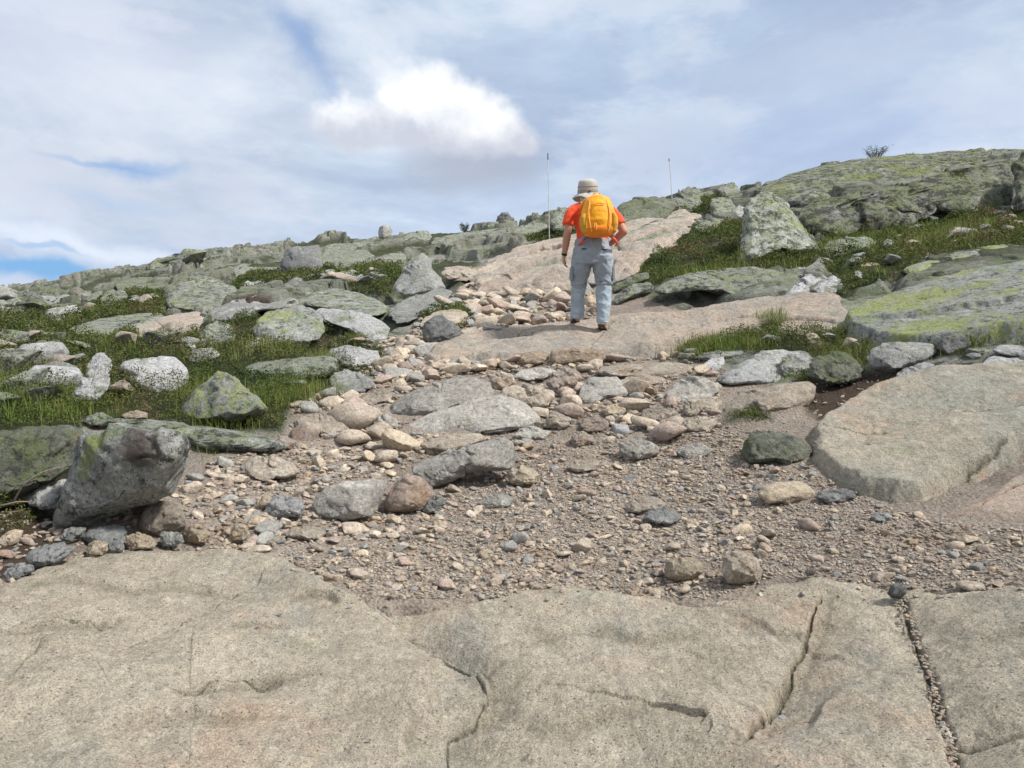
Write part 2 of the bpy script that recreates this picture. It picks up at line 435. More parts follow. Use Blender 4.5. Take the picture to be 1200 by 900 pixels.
def simple(name, col, rough=.8, var=.15, sc=40, bump=0.0, spec=.3):
    n = NT(name); n.b.inputs['Specular IOR Level'].default_value = spec
    c = n.mix(1.0, col, n.grey(n.rng(n.noise(sc, 5, .6), .3, .7, 1 - var, 1 + var, False)), 'MULTIPLY')
    if bump: n.bump([(n.noise(sc, 4, .6), bump)])
    return n.done(c, rough)
# ---------------------------------------------------------------- zones (outlines of ground cover, traced then laid on the hill)
PATH = poly_al([(240, 640), (262, 590), (225, 560), (260, 535), (330, 528), (335, 480), (400, 462), (440, 445), (445, 425), (450, 400), (490, 390), (480, 385), (520, 358), (545, 330),
                (600, 330), (690, 335), (760, 350), (830, 370), (820, 405), (860, 440), (960, 462), (965, 500), (955, 560), (1040, 592), (1130, 612), (1300, 625),
                (1300, 720), (860, 720), (430, 720), (330, 670)])
LEFTRUB = poly_al([(-60, 720), (-60, 630), (60, 610), (130, 595), (230, 560), (300, 600), (300, 650), (130, 665)])
VEGS = [poly_al(p) for p in (
    [(-300, 560), (-300, 395), (0, 372), (60, 368), (120, 372), (180, 366), (240, 380), (300, 370), (360, 375), (400, 395), (455, 412), (450, 430), (400, 462), (340, 480), (330, 505), (230, 505), (180, 495), (100, 492), (90, 560), (0, 640), (-100, 660)],
    [(90, 372), (120, 350), (190, 340), (200, 362), (180, 370)],
    [(270, 345), (275, 325), (340, 320), (420, 312), (470, 308), (480, 320), (450, 345), (400, 338), (355, 345)],
    [(740, 338), (760, 300), (790, 292), (800, 268), (870, 262), (875, 320), (800, 326), (770, 332)],
    [(865, 318), (868, 300), (950, 298), (975, 268), (1060, 262), (1200, 248), (1330, 240), (1330, 300), (1200, 290), (1120, 300), (1060, 320), (1010, 345), (985, 350), (960, 322), (900, 322)],
    [(795, 425), (800, 402), (850, 398), (930, 370), (1000, 392), (1110, 398), (1200, 380), (1330, 375), (1330, 408), (1160, 402), (1140, 425), (1100, 420), (1010, 430), (940, 448), (900, 425), (860, 410), (850, 425)],
    [(600, 286), (640, 270), (700, 268), (640, 282)],
    [(700, 268), (730, 255), (785, 250), (800, 240), (850, 228), (850, 250), (780, 262), (720, 272)],
    [(485, 372), (525, 360), (560, 362), (560, 380), (530, 392)],
    [(845, 500), (850, 488), (900, 484), (905, 494), (870, 500)],
)]
PEAT = [poly_al(p) for p in (
    [(-100, 700), (-60, 560), (60, 540), (110, 600), (60, 650), (-20, 690)],
    [(780, 300), (800, 270), (850, 270), (840, 300), (800, 318)],
    [(245, 395), (250, 370), (300, 365), (330, 372), (300, 392)],
    [(930, 465), (940, 445), (1020, 430), (1100, 440), (1200, 425), (1320, 425), (1320, 440), (1150, 448), (1000, 475), (960, 490)],
    [(330, 410), (380, 395), (460, 412), (440, 430), (380, 425)],
)]

def union_sd(az, l, polys, far=-9.0):
    out = np.full(az.shape, far)
    for P in polys:
        m = (az > P[:, 0].min() - .06) & (az < P[:, 0].max() + .06) & (l > P[:, 1].min() - .2) & (l < P[:, 1].max() + .2)
        if m.any():
            out[m] = np.maximum(out[m], sdist(az[m], l[m], P))
    return out

def masks(x, y):
    az = np.arctan2(x, y); r = np.hypot(x, y); l = np.log(r)
    z0 = x * 0
    jit = .012 * fbm(az * 20, l * 9, z0, 1.5, 4, 11) + .010 * fbm(x, y, z0, 4.5, 3, 13)
    veg = smooth(-.006, .012, union_sd(az, l, VEGS) + jit)
    gra = smooth(-.01, .012, union_sd(az, l, [PATH, LEFTRUB]) + jit)
    pea = smooth(-.012, .01, union_sd(az, l, PEAT) + jit)
    # the part of the hill close to the camera, around and behind it, is soil
    nearz = smooth(math.log(6.5), math.log(5.0), l) * (1 - smooth(.60, .75, np.abs(az))) 
    gra = np.maximum(gra, nearz * (az > -.62))
    side = smooth(.6, .72, np.abs(az)) * smooth(math.log(16), math.log(8), l) * smooth(-.05, .12, fbm(x, y, z0, .8, 4, 5)) * .9
    veg = np.maximum(veg, side)
    # tufts of green in hollows of the far hill
    farv = smooth(math.log(9), math.log(12), l) * smooth(.04, .18, fbm(x, y * .7, z0, .22, 4, 31) + .10 * np.clip((14 - r) / 8, 0, 1))
    farv = farv * smooth(60, 40, r) * .9
    veg = np.clip(np.maximum(veg, farv * (1 - gra)), 0, 1)
    return az, l, r, veg, gra * (1 - .9 * veg), pea

def relief(x, y, full=False):
    az, l, r, veg, gra, pea = masks(x, y)
    z0 = x * 0
    rocky = np.clip(1 - np.maximum(veg, gra), 0, 1)
    f1, f2, cid, cx, cy = worley(x * .42 + .35 * fbm(x, y, z0, .6, 2, 3), y * .30 + .3 * fbm(x, y, z0, .7, 2, 8), 3)
    g1, g2, gid, _, _ = worley(x * 1.35 + .3 * fbm(x, y, z0, 1.6, 2, 4), y * .95 + .3 * fbm(x, y, z0, 1.4, 2, 9), 6)
    amp = smooth(7.5, 12, r) * smooth(90, 50, r)
    slabs = (.34 * (cid - .45) * smooth(0, .10, f2 - f1) - .10 * smooth(.10, 0, f2 - f1)) + (.15 * (gid - .45) * smooth(0, .12, g2 - g1) - .05 * smooth(.08, 0, g2 - g1))
    d = 1.35 * rocky * amp * slabs * (.75 + .03 * np.clip(r, 0, 30))
    d += .05 * fbm(x, y, z0, .9, 4, 21) * smooth(2, 6, r)
    d += veg * (.05 * fbm(x, y, z0, 2.6, 4, 41) + .02)
    d += gra * (.016 * fbm(x, y, z0, 3.5, 4, 51) + .008 * fbm(x, y, z0, 14, 3, 55))
    d -= pea * .05
    d += .02 * fbm(x, y, z0, 6, 4, 61) * (1 - gra)
    return (d, veg, gra, pea) if full else d

def terr(x, y):
    return hill(x, y) + relief(x, y)

# ---------------------------------------------------------------- the hill itself
def strip(a0, a1, l0, l1, da, dl):
    A, L = polar_grid(a0, a1, l0, l1, da, dl)
    R = np.exp(L); return A, R * np.sin(A), R * np.cos(A)
parts = []
def grid_part(a0, a1, l0, l1, da, dl):
    A, X, Y = strip(a0, a1, l0, l1, da, dl)
    d, veg, gra, pea = relief(X.ravel(), Y.ravel(), True)
    Z = hill(X.ravel(), Y.ravel()) + d
    V = np.stack([X.ravel(), Y.ravel(), Z], 1)
    return V, A.shape, (veg, gra, pea)
def build_ground():
    # angular lines dense in front of the camera, coarse behind; one sheet
    Aang = np.concatenate([np.linspace(-math.pi, -.75, 60, endpoint=False), np.linspace(-.75, .75, 1150, endpoint=False), np.linspace(.75, math.pi, 61)])
    Lr = np.concatenate([np.linspace(math.log(.45), math.log(2.2), 30, endpoint=False), np.linspace(math.log(2.2), math.log(40), 980, endpoint=False),
                         np.linspace(math.log(40), math.log(70), 60, endpoint=False), np.linspace(math.log(70), math.log(3500), 40)])
    A, L = np.meshgrid(Aang, Lr, indexing='ij'); R = np.exp(L)
    x = (R * np.sin(A)).ravel(); y = (R * np.cos(A)).ravel()
    d, veg, gra, pea = relief(x, y, True)
    z = hill(x, y) + d
    az = np.arctan2(x, y); l = np.log(np.maximum(R.ravel(), .46))
    for P, hf, (a0, a1, l0, l1) in SLABS:
        m = (az > a0) & (az < a1) & (l > l0) & (l < l1)
        z[m] -= .16 * smooth(.02, .14, hf(x[m], y[m])[1])
    V = np.stack([x, y, z], 1)
    f = grid_faces(*A.shape)
    # close the small hole under the camera
    n = len(V); V = np.vstack([V, [[0, 0, -1.6]]])
    ring = np.arange(A.shape[0]) * A.shape[1]
    tri = np.stack([np.full(len(ring) - 1, n), ring[1:], ring[:-1]], 1)
    me = mesh_np('ground', V, f[:, ::-1], tri[:, ::-1])
    attr(me, 'moss', np.append(veg, 0)); attr(me, 'gravel', np.append(gra, 1)); attr(me, 'peat', np.append(pea, 0))
    o = obj('ground', me, M['ground']); tag(o, kind='structure')

# ---------------------------------------------------------------- bare bedrock sheets
SLABS = []
def pl(pts):
    P = np.array(pts, float); t, _ = cast(P[:, 0], P[:, 1]); p = ray(P[:, 0], P[:, 1]) * t[:, None]
    return np.stack([np.arctan2(p[:, 0], p[:, 1]), np.log(np.hypot(p[:, 0], p[:, 1]))], 1)

def slab(label, poly, h, edge, mat, *rest, **kw_): return _slab(label, poly, h, edge, mat, *rest, **kw_)
def _slab(label, poly, h, edge, mat, cracks=(), steps=(), dome=0.0, amp=.03, seed=0, res=1.1, near=None, ejit=.05, trough=0.0, thing=None):
    P = poly_al(poly)
    if near is not None: P = near(P)
    a0, a1, l0, l1 = P[:, 0].min() - .02, P[:, 0].max() + .02, P[:, 1].min() - .03, P[:, 1].max() + .03
    a0, a1 = max(a0, -1.25), min(a1, 1.3)
    # ground is foreshortened, so distance lines are wider than azimuth lines
    if l0 < .5:
        A, L = np.meshgrid(np.linspace(a0, a1, int((a1 - a0) * F / res)), np.concatenate([np.linspace(l0, .74, 36, endpoint=False), np.linspace(.74, l1, int((l1 - .74) * F / 1.05))]), indexing='ij')
    else: A, L = polar_grid(a0, a1, l0, l1, res / F, res / F * 1.6)
    az = A.ravel(); l = L.ravel(); r = np.exp(l)
    x = r * np.sin(az); y = r * np.cos(az); z0 = x * 0
    CR = [(pl(c[0]), c[1], c[2]) for c in cracks]; ST = [(pl(s[0]), s[1], s[2]) for s in steps]
    def height(x, y):
        az = np.arctan2(x, y); l = np.log(np.hypot(x, y)); r = np.exp(l); z0 = x * 0
        s = sdist(az, l, P) * r
        s = s + ejit * fbm(x, y, z0, 2.2, 5, seed + 100) + ejit * .35 * fbm(x, y, z0, 9, 3, seed + 105)
        up = h * smooth(-edge * .5, edge, s) + dome * smooth(0, .9, s)
        out = np.where(s < 0, .9 * s, 0) - .03
        wx = x + .10 * fbm(x, y, z0, 3, 3, seed + 7); wy = y + .10 * fbm(x, y, z0, 3, 3, seed + 8)
        d = amp * fbm(x, y, z0, 1.2, 4, seed) + amp * .30 * fbm(x * .7, y, z0, 5, 5, seed + 3, .6) + .0045 * fbm(x, y * 1.4, z0, 22, 4, seed + 5, .65)
        # thin exfoliation sheets: broken terraces with rounded lips
        f1, f2, cid, _, _ = worley(wx * 1.1, wy * 1.5, seed + 9)
        d += .026 * (cid - .5) * smooth(0, .18, f2 - f1) * min(1, amp / .03)
        g1, g2, gid, gx, gy = worley(wx * 3.1, wy * 4.2, seed + 19)
        d += (.012 * ((gid * 7.3) % 1 - .5) * (wx * 3.1 - gx) + .016 * ((gid * 3.7) % 1 - .5) * (wy * 4.2 - gy)) * smooth(0, .12, g2 - g1) * smooth(.35, .6, fbm(x, y, z0, .9, 2, seed + 33) + .5)
        z = hill(x, y) + up + out + d
        ck_shade = z0.copy()
        ja = az + .006 * fbm(x, y, z0, 4, 4, seed + 61) + .0016 * fbm(x, y, z0, 18, 3, seed + 71)
        jl = l + .010 * fbm(x, y, z0, 4, 4, seed + 62) + .003 * fbm(x, y, z0, 18, 3, seed + 72)
        sa = az + .008 * fbm(x, y, z0, 3.2, 3, seed + 61); sl_ = l + .014 * fbm(x, y, z0, 3.2, 3, seed + 62)
        for Q, w, dep in CR:
            q, sd_, al = ldist(ja, jl, Q); q = q * r
            ww = w * (.7 + .6 * smooth(-.5, .5, fbm(x, y, z0, 6, 2, seed + 77))) * np.clip(np.minimum(al, 1 - al) * 9 + .25, 0, 1)
            tr = np.exp(-(q / ww) ** 2)
            z -= dep * tr + trough * np.exp(-(q / .11) ** 2) * np.clip(np.minimum(al, 1 - al) * 5, 0, 1); ck_shade = np.maximum(ck_shade, smooth(.35, .9, tr))
        for Q, hh, w in ST:
            q, sd_, al = ldist(sa, sl_, Q); q = q * r * sd_
            fall = np.exp(-np.abs(q) / (w * 14 + .12)) * np.clip(np.minimum(al, 1 - al) * 6, 0, 1)
            z += hh * (smooth(-w, w, q) - .5) * fall
            ck_shade = np.maximum(ck_shade, .42 * np.exp(-((q + w * .8) / w) ** 2) * np.clip(np.minimum(al, 1 - al) * 6, 0, 1))  # ledge shade painted as a dark line along each step
        return z, s, ck_shade
    z, s, ck_shade = height(x, y)
    V = np.stack([x, y, z], 1)
    keep = s > -.13
    f = grid_faces(*A.shape, keep=keep)
    V, f, (ck_shade,) = compact(V, f, (ck_shade,))
    c = V.mean(0); 
    me = mesh_np('bedrock', V, f[:, ::-1]); attr(me, 'crack', ck_shade)
    if thing: me.name = thing[0]; o = obj(thing[0], me, M[mat]); tag(o, label, thing[1])
    else: o = obj('bedrock', me, M[mat]); tag(o, label, kind='structure')
    SLABS.append((P, height, (a0, a1, l0, l1)))
    return o

def ground_z(x, y):
    """top of whatever lies there: hill or bedrock sheet"""
    x = np.asarray(x, float); y = np.asarray(y, float)
    z = terr(x, y); az = np.arctan2(x, y); l = np.log(np.hypot(x, y))
    for P, hf, (a0, a1, l0, l1) in SLABS:
        m = (az > a0) & (az < a1) & (l > l0) & (l < l1)
        if m.any():
            zz, s, _ = hf(x[m], y[m]); z[m] = np.where(s > -.1, np.maximum(z[m], zz), z[m])
    return z

def near_fix(P):   # carry the front edge to under the camera
    P = P.copy(); k = P[:, 1] < math.log(2.0); P[k, 1] = math.log(.75); P[P[:, 0] > .75, 0] = 1.25; P[P[:, 0] < -.68, 0] = -1.2; return P
slab('broad tan granite bedrock across the foreground, cut by long cracks',
     [(-420, 760), (-150, 720), (-20, 704), (40, 668), (120, 648), (200, 640), (262, 642), (300, 648), (345, 656), (385, 674), (425, 694), (460, 702), (520, 700), (600, 695), (690, 694), (760, 698),
      (820, 700), (860, 690), (905, 676), (960, 673), (1040, 682), (1120, 688), (1210, 690), (1400, 700), (1700, 740), (1700, 1200), (1200, 1250), (600, 1250), (0, 1250), (-420, 1200)],
     .045, .14, 'fore', near=near_fix, res=1.0, amp=.060, seed=3, trough=.035, ejit=.08, dome=.03,
     cracks=[([(1048, 682), (1062, 712), (1078, 752), (1092, 800), (1104, 848), (1114, 872), (1118, 905), (1122, 960)], .012, .028),
             ([(1112, 868), (1150, 872), (1200, 866), (1260, 858)], .008, .03),
             ([(962, 706), (945, 745), (922, 790), (905, 830), (880, 866), (868, 900)], .008, .026),
             ([(905, 848), (930, 836), (962, 838)], .004, .010),
             ([(440, 712), (500, 748), (548, 782), (572, 815), (560, 845), (526, 870), (522, 910)], .006, .012),
             ([(115, 782), (180, 752), (240, 722), (300, 680), (312, 668)], .003, .007),
             ([(440, 712), (500, 748), (545, 780), (565, 795)], .003, .006),
             ([(195, 826), (240, 812), (280, 803), (330, 806)], .003, .006),
             ([(0, 745), (40, 740), (100, 735), (150, 738)], .003, .008),
             ([(0, 800), (25, 780), (50, 760)], .003, .007)],
     steps=[([(868, 905), (890, 850), (912, 805), (935, 770), (955, 735), (966, 700), (950, 690)], .055, .03),
            ([(0, 752), (40, 744), (90, 734), (150, 738)], .035, .012),
            ([(190, 828), (235, 812), (280, 803), (335, 806), (370, 790)], .040, .012),
            ([(330, 708), (360, 700), (385, 702), (400, 712)], .035, .012),
            ([(260, 755), (300, 752), (345, 747)], .025, .010),
            ([(530, 905), (524, 875), (545, 850), (568, 838), (574, 810), (560, 782), (530, 765), (480, 735), (440, 712)], .045, .016),
            ([(850, 905), (862, 885), (848, 868), (830, 860), (822, 872)], .028, .012),
            ([(470, 900), (478, 870), (484, 850), (470, 836)], .03, .014),
            ([(0, 700), (60, 690), (150, 700), (230, 690), (290, 700)], .03, .03), ([(100, 880), (170, 860), (250, 870), (330, 850)], .035, .02), ([(600, 760), (680, 745), (760, 752), (830, 735)], .035, .03), ([(640, 880), (700, 850), (770, 845)], .035, .02), ([(1130, 760), (1200, 745), (1300, 750)], .03, .03),
            ([(905, 755), (920, 750), (935, 742)], .04, .016)])
slab('sloping greenish granite bedrock at the right edge with one long thin crack',
     [(952, 520), (962, 500), (985, 484), (1020, 468), (1060, 456), (1100, 449), (1150, 444), (1200, 438), (1330, 425), (1400, 560), (1230, 520), (1200, 530), (1178, 546), (1150, 562), (1110, 572), (1085, 588), (1050, 590), (1010, 582), (975, 565), (955, 545)],
     .15, .07, 'right', amp=.055, seed=21, ejit=.05, dome=.0, trough=.025,
     cracks=[([(965, 518), (1000, 520), (1030, 522), (1085, 515), (1120, 506), (1160, 502), (1205, 497), (1280, 490)], .008, .030),
             ([(955, 542), (990, 538), (1025, 540)], .008, .025), ([(1085, 590), (1110, 574), (1150, 556), (1180, 538)], .012, .03)],
     steps=[([(1230, 492), (1160, 502), (1110, 508), (1085, 515), (1020, 526)], .03, .012)])
slab('low pinkish granite bedrock below the sloping slab at the right edge',
     [(1090, 605), (1140, 592), (1170, 568), (1200, 548), (1300, 530), (1400, 560), (1400, 640), (1230, 618), (1150, 612)],
     .06, .08, 'pink', amp=.02, seed=25, ejit=.03, cracks=[([(1150, 600), (1180, 582), (1210, 568), (1260, 555)], .006, .02)])
slab('smooth trodden granite ledge that the walking person crosses',
     [(488, 418), (505, 407), (540, 398), (590, 388), (640, 383), (700, 378), (750, 371), (800, 364), (850, 358), (900, 350), (945, 348), (985, 352), (992, 372), (985, 386), (930, 380), (890, 384), (850, 394), (822, 405), (790, 410), (740, 416), (700, 420), (650, 424), (600, 423), (545, 424), (505, 426)],
     .10, .06, 'walk', amp=.06, seed=31, ejit=.07, trough=.02,
     cracks=[([(560, 420), (600, 400), (620, 388)], .006, .02), ([(690, 418), (705, 398), (720, 378)], .006, .02), ([(780, 404), (830, 385), (900, 372)], .007, .02), ([(540, 404), (600, 396), (640, 396)], .008, .02), ([(690, 382), (740, 380), (800, 374)], .008, .02)],
     steps=[([(505, 420), (560, 410), (620, 408), (700, 404)], -.03, .02), ([(700, 398), (760, 385), (840, 372), (930, 366)], -.06, .02), ([(560, 396), (640, 390), (700, 386)], -.04, .02)])
slab('pink granite bedrock sweeping uphill behind the walking person',
     [(552, 338), (556, 322), (580, 304), (612, 292), (650, 283), (690, 276), (735, 266), (770, 255), (800, 251), (822, 254), (812, 266), (792, 285), (770, 298), (752, 312), (742, 328), (700, 336), (650, 342), (600, 344)],
     .12, .12, 'pink', amp=.10, seed=41, ejit=.16, trough=.05,
     cracks=[([(575, 332), (610, 318), (650, 304), (690, 296)], .02, .06), ([(570, 322), (610, 306), (660, 292)], .02, .05), ([(720, 290), (738, 305), (730, 325)], .02, .05)],
     steps=[([(570, 336), (620, 320), (670, 306), (720, 296)], .14, .03), ([(580, 318), (630, 298), (680, 288)], .12, .03), ([(620, 342), (660, 326), (700, 318), (740, 314)], .10, .03), ([(700, 300), (750, 284), (800, 268)], .12, .03)])
slab('small flat pink bedrock patch among plants on the left slope',
     [(143, 392), (160, 380), (200, 371), (236, 368), (243, 378), (240, 388), (215, 396), (190, 404), (165, 405), (158, 397)],
     .05, .06, 'pink', amp=.03, seed=51, ejit=.05, cracks=[([(180, 378), (200, 386), (195, 392)], .01, .03)])
slab('flat grey granite bedrock right of the trodden ledge by the big lichened slab',
     [(905, 392), (915, 372), (940, 358), (975, 350), (990, 362), (998, 382), (980, 390), (940, 396)],
     .06, .06, 'walk', amp=.03, seed=55, ejit=.05)

slab('big sloping grey slab splashed with yellow-green lichen at the right edge',
     [(986, 382), (1000, 374), (1030, 364), (1060, 354), (1100, 343), (1150, 331), (1200, 322), (1330, 305), (1400, 360), (1330, 396), (1240, 398), (1200, 402), (1150, 408), (1110, 416), (1060, 416), (1020, 412), (994, 400)],
     .20, .07, 'yellow', amp=.045, seed=63, ejit=.05, thing=('rock_slab', 'rock slab'), cracks=[([(1040, 372), (1100, 366), (1160, 350), (1240, 344)], .008, .02)], trough=.02,
     steps=[([(1000, 396), (1080, 388), (1160, 376), (1260, 366)], .05, .015)])
build_ground()
# ---------------------------------------------------------------- single rocks, outline measured, each at its own distance with real thickness
def ground_t(px, py):
    return cast(px, py, lambda x, y: hill(x, y) + .02)

def rock(name, cat, label, mat, lam, tf, pts, seed=None, lvl=None, group=None, cast_at=None, rough=1.0, facets=7, sink=0.0, dplus=0.0, blocky=.68):
    P = np.array(pts, float)
    sd = seed if seed is not None else int(P.sum() * 13) % 9973
    R = np.random.default_rng(sd)
    x0, y0, x1, y1 = P[:, 0].min(), P[:, 1].min(), P[:, 0].max(), P[:, 1].max()
    ctr = np.array([(x0 + x1) / 2, (y0 + y1) / 2])
    if lvl is None:
        e = max(x1 - x0, y1 - y0); lvl = 3 if e < 12 else 4 if e < 26 else 5 if e < 130 else 6
    U, Fc = ICO[lvl]; U = U.copy()
    # flat broken faces on the near side and the far side, never cutting the rim
    for k in range(facets * 2):
        n = R.normal(size=3); n[1] = -abs(n[1]) if k < facets else abs(n[1]); n[1] *= .9; n[2] = n[2] * .8 + .25
        n /= np.linalg.norm(n)
        if abs(n[1]) < .3: continue
        d = max(math.sqrt(max(0, 1 - n[1] ** 2)) - .06, R.uniform(.5, .82))
        q = U @ n - d; m = q > 0
        U[m] -= (q[m, None] * n[None]) * .96
    rho = np.hypot(U[:, 0], U[:, 2]); th = np.arctan2(U[:, 2], U[:, 0])
    # outline radius against angle
    rel = (P - ctr) * [1, -1]
    angs = np.linspace(-math.pi, math.pi, 721); rad = np.zeros_like(angs)
    dx, dy = np.cos(angs), np.sin(angs)
    for i in range(len(rel)):
        a, b = rel[i], rel[(i + 1) % len(rel)]; e = b - a
        den = dx * e[1] - dy * e[0]
        with np.errstate(divide='ignore', invalid='ignore'):
            t = (a[0] * e[1] - a[1] * e[0]) / den; s = (a[0] * dy - a[1] * dx) / den
        ok = (t > 0) & (s >= -1e-6) & (s <= 1 + 1e-6) & np.isfinite(t)
        rad = np.where(ok, np.maximum(rad, np.where(ok, t, 0)), rad)
    k = np.exp(-.5 * (np.arange(-6, 7) / 2.2) ** 2); k /= k.sum()
    rad = np.convolve(np.concatenate([rad[-7:-1], rad, rad[1:7]]), k, 'valid')
    rr = np.interp(th, angs, rad)
    rb = rho ** blocky; U[:, 1] = np.sign(U[:, 1]) * np.abs(U[:, 1]) ** .85
    px = ctr[0] + rb * rr * np.cos(th); py = ctr[1] - rb * rr * np.sin(th)
    # where it stands
    bx = P[P[:, 1] > y1 - .25 * (y1 - y0)][:, 0].mean()
    if cast_at is None:
        t0 = ground_t(bx, y1)[0][0]
    elif isinstance(cast_at, (int, float)):
        t0 = float(cast_at)
    else:
        t0 = ground_t(*cast_at)[0][0]
    tt, miss = ground_t(ctr[0], max(y0, 1))
    t1 = tt[0] if not miss[0] else t0 * 1.25
    t1 = min(t1, t0 * 1.7)
    halfw = (x1 - x0) / 2 * t0 / F; T = halfw * tf
    v = np.clip((y1 - py) / (y1 - y0), -.2, 1.2)
    depth = t0 + dplus + T * .75 + lam * (t1 - t0) * v + U[:, 1] * T
    V = ray(px, py) * depth[:, None]
    V[:, 2] -= sink
    # roughness along approximate normals
    size = min(halfw, (y1 - y0) / 2 * t0 / F * 1.8)
    c = V.mean(0)
    Nn = np.stack([rho * np.cos(th), U[:, 1], rho * np.sin(th)], 1); Nn /= np.linalg.norm(Nn, axis=1)[:, None] + 1e-9
    x, y, z = (V + sd).T
    s = 1 / max(size, .05)
    q = .09 * fbm(x, y, z, .9 * s, 3, 1) + .10 * (ridge(x, y, z, 1.3 * s, 4, 2) - .6) + .035 * fbm(x, y, z, 6 * s, 4, 3, .6)
    # broken facets: each cell of the face is tilted its own way
    for fs, am in ((1.5, .34), (4.0, .13)):
        uu = (x + .35 * y) * s * fs + .3 * fbm(x, y, z, s * fs, 2, 5); vv = (z * 1.25 - .5 * y) * s * fs + .3 * fbm(x, y, z, s * fs, 2, 6)
        f1, f2, cid, cx, cy = worley(uu, vv, sd % 97)
        q = q + am * (((cid * 7.31) % 1 - .5) * (uu - cx) + ((cid * 3.77) % 1 - .5) * (vv - cy) + .35 * (cid - .5)) * smooth(0, .16, f2 - f1) - am * .22 * smooth(.07, 0, f2 - f1)
    V = V + Nn * (q * size * (.25 + .75 * rough))[:, None]
    base = np.array([*(ray(bx, y1) * t0)])
    if mat == 'over': OVER[0] = V
    me = mesh_np(name, V - base, None, Fc)
    o = obj(name, me, M[mat], loc=base); tag(o, label, cat, group)
    HERO.append((P, t0))
    return o
HERO = []
OVER = [None]
B, S, T_, O = ('boulder', 'boulder'), ('rock_slab', 'rock slab'), ('stone', 'stone'), ('rock_outcrop', 'rock outcrop')
